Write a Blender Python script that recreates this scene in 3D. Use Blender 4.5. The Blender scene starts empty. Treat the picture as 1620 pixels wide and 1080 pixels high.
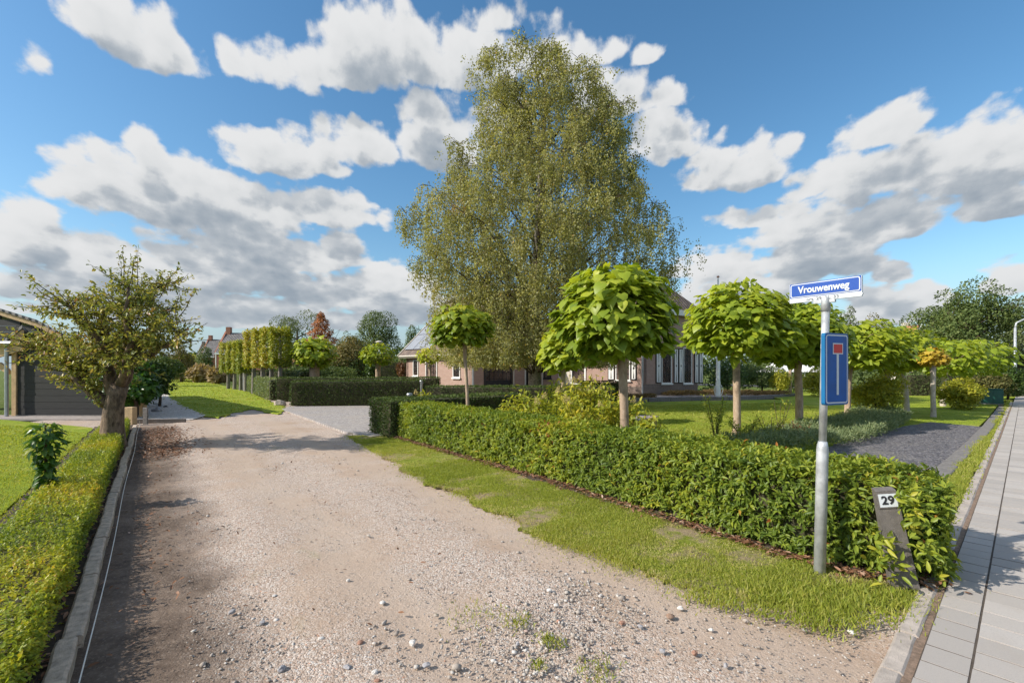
import bpy, bmesh, math, random
import numpy as np
from mathutils import Vector, Matrix

random.seed(11)
rng = np.random.default_rng(11)
scene = bpy.context.scene
COL = scene.collection
R = math.radians

# ------------------------------------------------------------------ camera
CAM_H = 1.6
cam = bpy.data.cameras.new('camera')
cam_o = bpy.data.objects.new('camera', cam)
COL.objects.link(cam_o)
cam_o.location = (0, 0, CAM_H)
cam_o.rotation_euler = (R(90), 0, 0)
cam.sensor_width = 36
cam.lens = 16
cam.shift_y = 0.0278
cam.clip_start = 0.05
cam.clip_end = 6000
scene.camera = cam_o

scene.view_settings.view_transform = 'Standard'
scene.view_settings.look = 'None'
scene.view_settings.exposure = 0.88
scene.view_settings.gamma = 1.0
scene.view_settings.use_curve_mapping = False
scene.cycles.use_adaptive_sampling = True
scene.cycles.adaptive_threshold = 0.02
scene.cycles.max_bounces = 6
scene.cycles.transparent_max_bounces = 6
scene.cycles.use_denoising = True

SUN_EL = R(35)
SHD = Vector((0.955, 0.296, 0)).normalized()          # way the shadows fall on the ground
sun = bpy.data.lights.new('sun', 'SUN')
sun.energy = 3.2
sun.angle = R(0.53)
sun.color = (1.0, 0.93, 0.82)
sun_o = bpy.data.objects.new('sun', sun)
COL.objects.link(sun_o)
ldir = Vector((SHD.x * math.cos(SUN_EL), SHD.y * math.cos(SUN_EL), -math.sin(SUN_EL)))
sun_o.rotation_euler = ldir.to_track_quat('-Z', 'Y').to_euler()
sun_o.location = (-30, -10, 30)


# ------------------------------------------------------------------ node helper
class G:
    def __init__(self, nt):
        self.nt = nt

    def node(self, t, **kw):
        n = self.nt.nodes.new(t)
        for k, v in kw.items():
            setattr(n, k, v)
        return n

    def put(self, sock, v):
        if isinstance(v, bpy.types.NodeSocket):
            self.nt.links.new(v, sock)
        elif v is not None:
            if sock.type == 'RGBA' and hasattr(v, '__len__') and len(v) == 3:
                v = (v[0], v[1], v[2], 1)
            sock.default_value = v

    def math(self, op, a, b=None, c=None, clamp=False):
        n = self.node('ShaderNodeMath', operation=op, use_clamp=clamp)
        self.put(n.inputs[0], a)
        self.put(n.inputs[1], b)
        self.put(n.inputs[2], c)
        return n.outputs[0]

    def add(self, a, b): return self.math('ADD', a, b)
    def sub(self, a, b): return self.math('SUBTRACT', a, b)
    def mul(self, a, b): return self.math('MULTIPLY', a, b)

    def vmath(self, op, a, b=None, out=0):
        n = self.node('ShaderNodeVectorMath', operation=op)
        self.put(n.inputs[0], a)
        if b is not None:
            if op == 'SCALE':
                self.put(n.inputs['Scale'], b)
            else:
                self.put(n.inputs[1], b)
        return n.outputs[out]

    def dot(self, a, b): return self.vmath('DOT_PRODUCT', a, b, 1)

    def sstep(self, x, a, b, lo=0.0, hi=1.0):
        n = self.node('ShaderNodeMapRange', interpolation_type='SMOOTHSTEP')
        self.put(n.inputs['Value'], x)
        n.inputs['From Min'].default_value = a
        n.inputs['From Max'].default_value = b
        n.inputs['To Min'].default_value = lo
        n.inputs['To Max'].default_value = hi
        return n.outputs[0]

    def noise(self, vec, scale, detail=3.0, rough=0.5, dist=0.0, color=False):
        n = self.node('ShaderNodeTexNoise')
        self.put(n.inputs['Vector'], vec)
        n.inputs['Scale'].default_value = scale
        n.inputs['Detail'].default_value = detail
        n.inputs['Roughness'].default_value = rough
        n.inputs['Distortion'].default_value = dist
        return n.outputs['Color'] if color else n.outputs['Fac']

    def voro(self, vec, scale, feature='F1', out='Distance', rnd=1.0):
        n = self.node('ShaderNodeTexVoronoi', feature=feature)
        self.put(n.inputs['Vector'], vec)
        n.inputs['Scale'].default_value = scale
        n.inputs['Randomness'].default_value = rnd
        return n.outputs[out]

    def ramp(self, fac, stops, interp='LINEAR'):
        n = self.node('ShaderNodeValToRGB')
        n.color_ramp.interpolation = interp
        el = n.color_ramp.elements
        el[0].position, el[0].color = stops[0][0], (*stops[0][1], 1)
        el[1].position, el[1].color = stops[-1][0], (*stops[-1][1], 1)
        for p, c in stops[1:-1]:
            e = el.new(p)
            e.color = (*c, 1)
        self.put(n.inputs[0], fac)
        return n.outputs[0]

    def mix(self, fac, a, b, blend='MIX'):
        n = self.node('ShaderNodeMix', data_type='RGBA', blend_type=blend)
        self.put(n.inputs[0], fac)
        self.put(n.inputs[6], a)
        self.put(n.inputs[7], b)
        return n.outputs[2]

    def comb(self, x, y, z):
        n = self.node('ShaderNodeCombineXYZ')
        self.put(n.inputs[0], x); self.put(n.inputs[1], y); self.put(n.inputs[2], z)
        return n.outputs[0]

    def sep(self, v):
        n = self.node('ShaderNodeSeparateXYZ')
        self.put(n.inputs[0], v)
        return n.outputs

    def bump(self, h, strength=0.5, dist=0.01, normal=None):
        n = self.node('ShaderNodeBump')
        self.put(n.inputs['Height'], h)
        n.inputs['Strength'].default_value = strength
        n.inputs['Distance'].default_value = dist
        if normal is not None:
            self.put(n.inputs['Normal'], normal)
        return n.outputs[0]

    def coord(self, which='Object'):
        return self.node('ShaderNodeTexCoord').outputs[which]

    def pos(self):
        return self.node('ShaderNodeNewGeometry').outputs['Position']

    def attr(self, name, out='Fac'):
        n = self.node('ShaderNodeAttribute')
        n.attribute_name = name
        return n.outputs[out]


def px_dir(px, py):
    az = math.atan2(px - 810, 720)
    el = math.atan2(585 - py, math.hypot(px - 810, 720))
    return az, el


# ------------------------------------------------------------------ world: clear blue sky with fair-weather cumulus
world = bpy.data.worlds.new('World')
scene.world = world
world.use_nodes = True
wt = world.node_tree
wt.nodes.clear()
w = G(wt)
sky = w.node('ShaderNodeTexSky', sky_type='NISHITA')
sky.sun_disc = False
sky.sun_elevation = SUN_EL
sky.sun_rotation = math.atan2(-SHD.x, -SHD.y)
sky.altitude = 0
sky.air_density = 1.2
sky.dust_density = 0.6
sky.ozone_density = 3.0
hs = w.node('ShaderNodeHueSaturation')
hs.inputs['Hue'].default_value = 0.494
hs.inputs['Saturation'].default_value = 1.2
hs.inputs['Value'].default_value = 1.0
wt.links.new(sky.outputs[0], hs.inputs['Color'])

# (centre x, centre y, half width, half height, weight) of the clouds, in degrees of view of the photograph
CLOUDS = [
    (215, 48, 140, 60, 1.05), (620, 55, 140, 66, 1.1), (730, 88, 130, 60, 1.1), (540, 100, 110, 50, 1.0), (430, 100, 80, 48, .9),
    (690, 205, 78, 78, 1.1), (800, 170, 60, 50, .8), (455, 238, 120, 50, 1.0), (560, 225, 80, 50, 1.0),
    (190, 285, 130, 70, 1.0), (330, 310, 230, 72, 1.05), (500, 325, 130, 42, .9), (225, 225, 60, 36, 1.0),
    (50, 365, 90, 55, 1.1), (150, 400, 170, 42, 1.0), (400, 395, 190, 40, 1.0), (548, 388, 48, 42, 1.0),
    (200, 450, 220, 36, .85), (420, 440, 200, 30, .9), (540, 462, 90, 28, .85), (620, 440, 90, 36, .8), (640, 485, 100, 36, .9),
    (380, 490, 240, 30, .7), (1055, 212, 70, 52, 1.0), (1165, 255, 105, 52, 1.05), (1385, 205, 95, 42, .95), (1400, 262, 170, 56, 1.1),
    (1545, 245, 130, 80, 1.15), (1300, 280, 80, 36, .9), (1590, 315, 110, 40, .95), (1340, 345, 190, 48, 1.05), (1180, 342, 75, 22, .75),
    (1285, 408, 125, 38, .95), (1412, 425, 36, 26, .9), (1135, 415, 70, 32, .85), (1180, 460, 120, 46, .95), (1400, 480, 70, 40, .85),
    (1470, 470, 50, 26, .8), (1595, 435, 46, 30, .75), (785, 30, 55, 24, .62), (1052, 148, 48, 28, .62), (1025, 88, 34, 18, .62),
    (935, 82, 60, 24, .58), (965, 145, 70, 46, .85), (880, 90, 60, 50, .9), (40, 95, 40, 30, .48), (1230, 375, 22, 16, .8),
]


def make_cloud_group():
    ng = bpy.data.node_groups.new('cloud_field', 'ShaderNodeTree')
    ng.interface.new_socket('P', in_out='INPUT', socket_type='NodeSocketVector')
    ng.interface.new_socket('D', in_out='OUTPUT', socket_type='NodeSocketFloat')
    g = G(ng)
    gi = g.node('NodeGroupInput')
    go = g.node('NodeGroupOutput')
    P = gi.outputs[0]
    s = g.sep(P)
    # clouds shrink towards the horizon: finer pattern low down
    ev = g.math('LOGARITHM', g.add(s[1], 0.22), 2.718)
    lowness = g.math('DIVIDE', 0.55, g.add(s[1], 0.25))
    hx = g.math('POWER', g.math('DIVIDE', 0.40, g.add(s[1], 0.16)), 0.16)
    sxh = g.mul(s[0], hx)
    Q = g.comb(sxh, g.mul(ev, 0.62), 0.0)
    wrp = g.noise(Q, 7.0, 4.0, 0.55, 0.0, color=True)
    wrp = g.vmath('SUBTRACT', wrp, (0.5, 0.5, 0.5))
    wrp = g.vmath('MULTIPLY', wrp, (0.10, 0.055, 0.0))
    q = g.vmath('ADD', P, g.vmath('SCALE', wrp, g.sstep(s[1], 0.0, 0.4, 0.45, 1.0)))
    acc = None
    for cx, cy, hw, hh, wt_ in CLOUDS:
        a, e = px_dir(cx, cy)
        a0, _ = px_dir(cx - hw, cy); a1, _ = px_dir(cx + hw, cy)
        _, e0 = px_dir(cx, cy + hh); _, e1 = px_dir(cx, cy - hh)
        # rounded heads over a flat base
        d = g.vmath('SUBTRACT', q, (a, e - .18 * (e1 - e0), 0))
        d = g.vmath('MULTIPLY', d, (2 / (a1 - a0), 1.5 / (e1 - e0), 0))
        d = g.vmath('MAXIMUM', d, g.vmath('MULTIPLY', d, (-1.0, -2.4, 0)))
        dd = g.dot(d, d)
        v = g.math('MULTIPLY_ADD', dd, -wt_, wt_)
        acc = v if acc is None else g.math('SMOOTH_MAX', acc, v, 0.1)
    other = g.noise(g.vmath('MULTIPLY', Q, (1.0, 1.6, 1.0)), 3.0, 3.0, 0.5)
    other = g.math('MULTIPLY_ADD', other, 4.5, -2.15)
    out_az = g.sstep(g.math('ABSOLUTE', s[0]), 0.86, 1.0)
    out_el = g.sstep(s[1], 0.62, 0.75)
    outm = g.math('MAXIMUM', out_az, out_el)
    n = g.node('ShaderNodeMix', data_type='FLOAT')
    g.put(n.inputs[0], outm); g.put(n.inputs[2], acc); g.put(n.inputs[3], other)
    base = g.math('MAXIMUM', n.outputs[0], -1.3)
    Qi = g.comb(sxh, g.mul(ev, 0.74), 0.0)
    f1 = g.noise(Qi, 14.0, 9.0, 0.60, 0.0)
    wis = g.vmath('MULTIPLY', wrp, (0.45, 0.95, 0.0))
    bil = g.voro(g.vmath('ADD', Qi, wis), 21.0, 'SMOOTH_F1')
    bil2 = g.voro(g.vmath('ADD', Qi, wis), 50.0, 'SMOOTH_F1')
    dsum = g.add(base, g.math('MULTIPLY_ADD', f1, 2.1, -0.92))
    dsum = g.add(dsum, g.sstep(s[1], 0.30, 0.05, -0.13, 0.34))
    dsum = g.add(dsum, g.math('MULTIPLY_ADD', bil, -0.95, 0.41))
    dsum = g.add(dsum, g.math('MULTIPLY_ADD', bil2, -0.55, 0.22))
    g.put(go.inputs[0], dsum)
    return ng


cg = make_cloud_group()
tc = w.coord('Generated')
dirv = w.vmath('NORMALIZE', tc)
sx, sy, sz = w.sep(dirv)
azn = w.math('ARCTAN2', sx, sy)
eln = w.math('ARCSINE', sz)
P0 = w.comb(azn, w.math('MAXIMUM', eln, -0.1), 0.0)


def cloud_at(off):
    n = w.node('ShaderNodeGroup')
    n.node_tree = cg
    p = w.vmath('ADD', P0, off) if off else P0
    w.put(n.inputs[0], p)
    return n.outputs[0]


D0 = cloud_at(None)
D1 = cloud_at((-0.012, 0.020, 0.0))
D2 = cloud_at((-0.016, 0.062, 0.0))
cover = w.sstep(D0, -0.03, 0.50)
cover = w.mul(cover, w.sstep(eln, -0.01, 0.03))
depth = w.add(w.mul(w.sstep(D1, 0.0, 1.6), 0.45), w.mul(w.sstep(D2, -0.2, 1.25), 0.55))
ccol = w.ramp(depth, [(0.0, (0.95, 0.96, 0.97)), (0.35, (0.85, 0.87, 0.885)), (0.62, (0.56, 0.61, 0.665)), (1.0, (0.35, 0.42, 0.50))])
# pale veil of far cloud low over the horizon
veil = w.sstep(eln, 0.20, 0.0, 0.0, 0.85)
ccol = w.mix(w.mul(veil, 0.45), ccol, (0.66, 0.73, 0.79))
vcol = w.mix(0.5, (0.44, 0.60, 0.74), ccol)
bg1 = w.node('ShaderNodeBackground')
bg1.inputs['Strength'].default_value = 0.088
w.put(bg1.inputs['Color'], hs.outputs[0])
bg3 = w.node('ShaderNodeBackground')
bg3.inputs['Strength'].default_value = 0.48
w.put(bg3.inputs['Color'], (0.42, 0.59, 0.74))
bg2 = w.node('ShaderNodeBackground')
bg2.inputs['Strength'].default_value = 0.455
w.put(bg2.inputs['Color'], ccol)
ms0 = w.node('ShaderNodeMixShader')
w.put(ms0.inputs[0], veil)
wt.links.new(bg1.outputs[0], ms0.inputs[1])
wt.links.new(bg3.outputs[0], ms0.inputs[2])
ms = w.node('ShaderNodeMixShader')
w.put(ms.inputs[0], cover)
wt.links.new(ms0.outputs[0], ms.inputs[1])
wt.links.new(bg2.outputs[0], ms.inputs[2])
wo = w.node('ShaderNodeOutputWorld')
wt.links.new(ms.outputs[0], wo.inputs[0])

# ------------------------------------------------------------------ materials
MATS = {}


def new_mat(name):
    m = bpy.data.materials.new(name)
    m.use_nodes = True
    m.node_tree.nodes.clear()
    g = G(m.node_tree)
    out = g.node('ShaderNodeOutputMaterial')
    b = g.node('ShaderNodeBsdfPrincipled')
    m.node_tree.links.new(b.outputs[0], out.inputs[0])
    MATS[name] = m
    return m, g, b, out


def plain(name, col, rough=0.6, metal=0.0, var=0.12, scale=6.0, bump=0.0, bscale=40.0, spec=0.4):
    m, g, b, out = new_mat(name)
    p = g.coord()
    n = g.noise(p, scale, 5.0, 0.6)
    lo = tuple(c * (1 - var) for c in col)
    hi = tuple(min(1, c * (1 + var)) for c in col)
    c = g.ramp(n, [(0.3, lo), (0.7, hi)])
    g.put(b.inputs['Base Color'], c)
    g.put(b.inputs['Roughness'], g.math('MULTIPLY_ADD', n, 0.2, rough - 0.1))
    b.inputs['Metallic'].default_value = metal
    b.inputs['Specular IOR Level'].default_value = spec
    if bump:
        g.put(b.inputs['Normal'], g.bump(g.noise(p, bscale, 4.0, 0.6), bump, 0.01))
    return m


def leafmat(name, stops, rough=0.45, trans=0.35, tcol=(1.25, 1.2, 0.55), spec=0.35):
    m, g, b, out = new_mat(name)
    t = g.attr('tint')
    c = g.ramp(t, stops)
    geo = g.node('ShaderNodeNewGeometry')
    c2 = g.mix(g.mul(geo.outputs['Backfacing'], 0.35), c, g.mix(0.5, c, (0.16, 0.19, 0.10)))
    g.put(b.inputs['Base Color'], c2)
    b.inputs['Roughness'].default_value = rough
    b.inputs['Specular IOR Level'].default_value = spec
    tr = g.node('ShaderNodeBsdfTranslucent')
    g.put(tr.inputs['Color'], g.mix(1.0, c, tcol, 'MULTIPLY'))
    mx = g.node('ShaderNodeMixShader')
    mx.inputs[0].default_value = trans
    g.nt.links.new(b.outputs[0], mx.inputs[1])
    g.nt.links.new(tr.outputs[0], mx.inputs[2])
    g.nt.links.new(mx.outputs[0], out.inputs[0])
    return m


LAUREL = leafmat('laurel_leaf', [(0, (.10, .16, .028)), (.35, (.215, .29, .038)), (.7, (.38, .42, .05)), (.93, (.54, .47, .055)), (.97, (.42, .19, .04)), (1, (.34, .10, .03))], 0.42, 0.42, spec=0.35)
BOX = leafmat('box_leaf', [(0, (.12, .19, .025)), (.35, (.27, .34, .03)), (.7, (.43, .44, .04)), (.92, (.58, .48, .05)), (1, (.56, .36, .06))], 0.45, 0.42)
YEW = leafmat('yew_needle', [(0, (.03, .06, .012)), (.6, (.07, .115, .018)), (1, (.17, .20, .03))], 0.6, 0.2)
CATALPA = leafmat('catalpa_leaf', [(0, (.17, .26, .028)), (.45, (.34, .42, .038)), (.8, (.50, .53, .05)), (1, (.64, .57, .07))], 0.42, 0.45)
CATALPA_Y = leafmat('catalpa_yellowing_leaf', [(0, (.16, .24, .02)), (.4, (.29, .36, .03)), (.75, (.46, .44, .035)), (1, (.62, .40, .04))], 0.45, 0.42)
CATALPA_D = leafmat('catalpa_amber_leaf', [(0, (.46, .38, .04)), (.5, (.60, .42, .06)), (1, (.62, .30, .07))], 0.5, 0.35)
BIRCH = leafmat('birch_leaf', [(0, (.22, .23, .09)), (.5, (.38, .37, .145)), (.85, (.50, .45, .18)), (.97, (.52, .38, .12)), (1, (.54, .30, .05))], 0.48, 0.45)
PEAR = leafmat('pear_leaf', [(0, (.11, .155, .04)), (.45, (.25, .28, .075)), (.78, (.44, .40, .10)), (.92, (.46, .33, .14)), (1, (.32, .17, .11))], 0.38, 0.35)
SHRUB = leafmat('shrub_leaf', [(0, (.035, .07, .016)), (.6, (.08, .14, .028)), (1, (.17, .22, .04))], 0.42, 0.28)
HYDR = leafmat('hydrangea_leaf', [(0, (.15, .21, .03)), (.35, (.33, .38, .045)), (.7, (.54, .51, .06)), (1, (.66, .48, .07))], 0.5, 0.45)
BLOOM = leafmat('hydrangea_bloom', [(0, (.50, .45, .18)), (.6, (.64, .54, .26)), (1, (.60, .40, .22))], 0.7, 0.3, (1.1, 1.0, .8))
SAGE = leafmat('sage_leaf', [(0, (.11, .16, .07)), (.5, (.21, .27, .125)), (1, (.34, .38, .20))], 0.6, 0.3)
HEATH = leafmat('heath_sprig', [(0, (.13, .09, .035)), (.5, (.25, .16, .06)), (1, (.36, .25, .11))], 0.7, 0.2)
HORN = leafmat('hornbeam_leaf', [(0, (.16, .22, .025)), (.45, (.36, .37, .035)), (.7, (.52, .42, .05)), (.85, (.45, .25, .07)), (1, (.28, .12, .05))], 0.5, 0.35)
ORANGE = leafmat('orange_needle', [(0, (.26, .13, .06)), (.6, (.48, .20, .09)), (1, (.58, .30, .13))], 0.6, 0.35)
FARGREEN = leafmat('far_leaf', [(0, (.065, .105, .03)), (.6, (.13, .18, .05)), (1, (.24, .27, .08))], 0.6, 0.3)
FARWILLOW = leafmat('far_willow_leaf', [(0, (.095, .125, .06)), (.6, (.17, .21, .095)), (1, (.28, .31, .15))], 0.6, 0.3)
FARBROWN = leafmat('far_brown_leaf', [(0, (.11, .12, .03)), (.6, (.22, .18, .06)), (1, (.32, .22, .08))], 0.6, 0.25)
YELLOWSH = leafmat('yellow_shrub_leaf', [(0, (.18, .23, .03)), (.5, (.38, .38, .04)), (1, (.62, .50, .05))], 0.5, 0.42)
COPPER = leafmat('copper_leaf', [(0, (.09, .04, .02)), (.6, (.18, .08, .035)), (1, (.26, .15, .05))], 0.5, 0.25)
REED = leafmat('reed_blade', [(0, (.24, .19, .09)), (.6, (.40, .29, .15)), (1, (.50, .36, .22))], 0.7, 0.25)
GRASS = leafmat('grass_blade', [(0, (.17, .23, .03)), (.4, (.30, .355, .045)), (.7, (.43, .43, .08)), (1, (.56, .48, .24))], 0.55, 0.42)
LITTER = leafmat('dead_leaf', [(0, (.10, .045, .022)), (.5, (.23, .11, .055)), (.8, (.34, .19, .12)), (1, (.48, .36, .28))], 0.7, 0.1, (1, .9, .8))
BIGLEAF = leafmat('broad_leaf', [(0, (.03, .09, .012)), (.6, (.08, .17, .02)), (.9, (.20, .28, .03)), (1, (.45, .38, .04))], 0.33, 0.3, spec=0.5)


def barkmat(name, lo, hi, sc=14.0, stretch=0.22, strength=0.9):
    m, g, b, out = new_mat(name)
    p = g.vmath('MULTIPLY', g.coord(), (1, 1, stretch))
    n = g.noise(p, sc, 6.0, 0.65, 0.6)
    n2 = g.noise(g.coord(), 3.0, 3.0, 0.6)
    c = g.ramp(n, [(0.3, lo), (0.68, hi)])
    c = g.mix(g.sstep(n2, 0.5, 0.72), c, tuple(0.75 * a + 0.02 for a in lo))
    g.put(b.inputs['Base Color'], c)
    b.inputs['Roughness'].default_value = 0.85
    b.inputs['Specular IOR Level'].default_value = 0.2
    g.put(b.inputs['Normal'], g.bump(n, strength, 0.02))
    return m


BARK_CAT = barkmat('catalpa_bark', (.27, .19, .13), (.50, .38, .28), 16, .35, .5)
BARK_PALE = barkmat('pale_bark', (.36, .31, .25), (.60, .53, .46), 12, .6, .3)
BARK_PEAR = barkmat('pear_bark', (.055, .038, .026), (.27, .195, .14), 20, .35, 1.0)
BARK_BIRCH = barkmat('birch_bark', (.10, .085, .065), (.36, .32, .27), 8, 1.8, .5)
BARK_DARK = barkmat('dark_bark', (.05, .036, .025), (.13, .095, .07), 14, .3, .8)
BARK_GREY = barkmat('grey_bark', (.16, .14, .12), (.30, .27, .24), 14, .3, .5)
TWIG = barkmat('twig_wood', (.06, .045, .03), (.13, .10, .06), 20, .5, .5)

# setting out of the lane: kerb line and its axes
K0 = Vector((-2.31, 2.40, 0))
KT = Vector((-0.62, 0.785, 0)).normalized()     # along the lane, away from the camera
KR = Vector((KT.y, -KT.x, 0))                   # towards the lane's right side


def kp(s, o, z=0.0):
    """point s metres along the kerb, o metres to its right"""
    return K0 + KT * s + KR * o + Vector((0, 0, z))


def lane_material():
    m, g, b, out = new_mat('sandy_gravel')
    p = g.pos()
    o = g.dot(g.vmath('SUBTRACT', p, tuple(K0)), tuple(KR))
    s = g.dot(g.vmath('SUBTRACT', p, tuple(K0)), tuple(KT))
    big = g.noise(p, 0.55, 5.0, 0.6, 0.4)
    mid = g.noise(p, 2.4, 6.0, 0.65, 0.5)
    fine = g.noise(p, 26.0, 6.0, 0.75)
    grit = g.voro(p, 95.0, 'F1', 'Color')
    gr = g.sep(grit)[0]
    gritd = g.voro(p, 95.0, 'F1', 'Distance')
    big_grit = g.voro(p, 38.0, 'F1', 'Color')
    bgr = g.sep(big_grit)
    big_d = g.voro(p, 38.0, 'F1', 'Distance')
    sand = g.ramp(big, [(0.3, (.385, .275, .20)), (0.5, (.445, .335, .255)), (0.72, (.465, .375, .305))])
    sand = g.mix(g.sstep(mid, 0.5, 0.75), sand, (.38, .28, .20))
    sand = g.mix(g.mul(g.sstep(fine, 0.4, 0.75), 0.45), sand, (.31, .235, .175))
    gravel = g.ramp(gr, [(0.0, (.31, .23, .18)), (0.35, (.45, .35, .285)), (0.7, (.54, .45, .385)), (0.95, (.66, .61, .56)), (1.0, (.48, .24, .15))])
    rut = g.math('COSINE', g.mul(g.add(o, g.math('MULTIPLY_ADD', g.noise(p, .35, 2.0, .5), 1.2, -.6)), 3.93))
    gm = g.sstep(g.add(g.add(g.mul(mid, .8), g.mul(big, 0.8)), g.mul(rut, -.13)), 0.58, 0.98, 0.12, 0.95)
    rutm = g.mul(g.sstep(rut, .2, .9), g.sstep(o, 1.0, 1.6))
    col = g.mix(gm, sand, gravel)
    stone = g.ramp(bgr[1], [(0, (.24, .21, .19)), (.5, (.46, .43, .40)), (1, (.68, .65, .61))])
    sm = g.mul(g.math('GREATER_THAN', bgr[0], 0.80), g.sstep(big_d, 0.42, 0.30))
    col = g.mix(g.mul(sm, gm), col, stone)
    col = g.mix(g.mul(rutm, .30), col, (.53, .435, .36))
    # moss film
    moss = g.mul(g.sstep(g.noise(p, 0.9, 4.0, 0.65, 0.3), 0.60, 0.74), 0.30)
    col = g.mix(moss, col, (.26, .26, .09))
    # dark earth colour along the kerb, fading raggedly into the lane
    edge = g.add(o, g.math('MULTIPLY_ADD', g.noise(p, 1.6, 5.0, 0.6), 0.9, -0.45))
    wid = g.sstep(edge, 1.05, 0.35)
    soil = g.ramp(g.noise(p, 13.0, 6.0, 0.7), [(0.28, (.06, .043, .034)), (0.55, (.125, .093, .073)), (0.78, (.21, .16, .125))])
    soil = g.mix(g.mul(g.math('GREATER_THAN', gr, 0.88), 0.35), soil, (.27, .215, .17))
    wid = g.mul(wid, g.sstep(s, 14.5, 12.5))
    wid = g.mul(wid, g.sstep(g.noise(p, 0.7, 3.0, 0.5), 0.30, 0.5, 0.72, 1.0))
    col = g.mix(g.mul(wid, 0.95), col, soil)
    # a wet patch here and there
    pt = g.sstep(g.noise(p, 0.42, 3.0, 0.5, 0.8), 0.62, 0.72)
    col = g.mix(g.mul(pt, 0.35), col, (.20, .145, .105))
    g.put(b.inputs['Base Color'], col)
    b.inputs['Roughness'].default_value = 0.95
    b.inputs['Specular IOR Level'].default_value = 0.15
    h = g.add(g.mul(fine, 0.9), g.mul(g.mul(g.math('SUBTRACT', 0.6, gritd), gm), 0.6))
    h = g.add(h, g.mul(g.mul(sm, gm), 1.4))
    h = g.add(h, g.mul(mid, 1.3))
    g.put(b.inputs['Normal'], g.bump(h, 1.0, 0.011))
    return m


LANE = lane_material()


def grass_ground(name, lo, hi, dry):
    m, g, b, out = new_mat(name)
    p = g.pos()
    n = g.noise(p, 1.2, 5.0, 0.65)
    f = g.noise(p, 60.0, 5.0, 0.75)
    f2 = g.noise(p, 9.0, 5.0, 0.7)
    c = g.ramp(g.add(g.mul(n, 0.45), g.mul(f2, 0.55)), [(0.30, lo), (0.66, hi)])
    c = g.mix(g.mul(g.sstep(f, 0.42, 0.66), 0.6), c, tuple(0.5 * a for a in lo))
    c = g.mix(g.mul(g.sstep(g.noise(p, .9, 6.0, 0.75), 0.48, 0.66), 0.75), c, dry)
    g.put(b.inputs['Base Color'], c)
    b.inputs['Roughness'].default_value = 0.9
    b.inputs['Specular IOR Level'].default_value = 0.15
    g.put(b.inputs['Normal'], g.bump(g.add(f, g.mul(f2, .6)), 1.0, 0.03))
    return m


LAWN = grass_ground('lawn_turf', (.20, .285, .025), (.34, .41, .035), (.44, .42, .09))
def verge_material():
    m, g, b, out = new_mat('thin_turf')
    p = g.pos()
    f = g.noise(p, 70.0, 5.0, 0.75)
    f2 = g.noise(p, 7.0, 6.0, 0.7)
    n = g.noise(p, 1.6, 5.0, 0.65)
    c = g.ramp(f2, [(0.30, (.20, .25, .03)), (0.66, (.32, .36, .05))])
    c = g.mix(g.mul(g.sstep(f, .42, .62), .6), c, (.12, .14, .03))
    c = g.mix(g.sstep(g.add(g.mul(n, .6), g.mul(f2, .4)), .47, .60), c, (.36, .28, .18))
    g.put(b.inputs['Base Color'], c)
    b.inputs['Roughness'].default_value = 0.95
    b.inputs['Specular IOR Level'].default_value = 0.1
    g.put(b.inputs['Normal'], g.bump(g.add(f, f2), 1.0, 0.025))
    return m


VERGE = verge_material()
VERGE_OLD = grass_ground('verge_turf', (.21, .26, .03), (.31, .36, .045), (.38, .31, .15))
FIELD = grass_ground('field_turf', (.075, .12, .02), (.14, .19, .03), (.20, .17, .07))


def paving_material():
    m, g, b, out = new_mat('driveway_clinker')
    p = g.pos()
    a = R(-40)
    x = g.dot(p, (math.cos(a), math.sin(a), 0)); y = g.dot(p, (-math.sin(a), math.cos(a), 0))
    n = g.node('ShaderNodeTexBrick')
    g.put(n.inputs['Vector'], g.comb(x, y, 0.0))
    n.inputs['Scale'].default_value = 5.0
    n.inputs['Mortar Size'].default_value = 0.022
    n.inputs['Color1'].default_value = (.30, .27, .265, 1)
    n.inputs['Color2'].default_value = (.47, .43, .41, 1)
    n.inputs['Mortar'].default_value = (.13, .12, .10, 1)
    c = g.mix(g.mul(g.sstep(g.noise(p, .8, 5.0, 0.65), .4, .7), 0.55), n.outputs[0], (.36, .31, .26))
    g.put(b.inputs['Base Color'], c)
    b.inputs['Roughness'].default_value = 0.8
    g.put(b.inputs['Normal'], g.bump(n.outputs['Fac'], -0.6, 0.006))
    return m


DRIVE = paving_material()


def brick_material(name, c1, c2, mortar):
    m, g, b, out = new_mat(name)
    p = g.coord()
    x, y, z = g.sep(p)
    n = g.node('ShaderNodeTexBrick')
    g.put(n.inputs['Vector'], g.comb(x, z, 0.0))
    n.inputs['Scale'].default_value = 1.0
    n.inputs['Brick Width'].default_value = 0.22
    n.inputs['Row Height'].default_value = 0.065
    n.inputs['Mortar Size'].default_value = 0.008
    n.inputs['Color1'].default_value = (*c1, 1)
    n.inputs['Color2'].default_value = (*c2, 1)
    n.inputs['Mortar'].default_value = (*mortar, 1)
    c = g.mix(g.mul(g.noise(p, 1.1, 5.0, 0.65), 0.5), n.outputs[0], tuple(0.8 * a for a in c1))
    g.put(b.inputs['Base Color'], c)
    b.inputs['Roughness'].default_value = 0.85
    g.put(b.inputs['Normal'], g.bump(n.outputs['Fac'], -0.5, 0.01))
    return m


BRICK = brick_material('pink_red_brick', (.37, .215, .165), (.45, .29, .235), (.46, .40, .35))
BRICK_RED = brick_material('red_brick', (.33, .11, .065), (.40, .15, .09), (.36, .26, .20))
PLINTH = plain('grey_plinth', (.20, .155, .13), .85, var=.25, scale=9, bump=.4)


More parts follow.
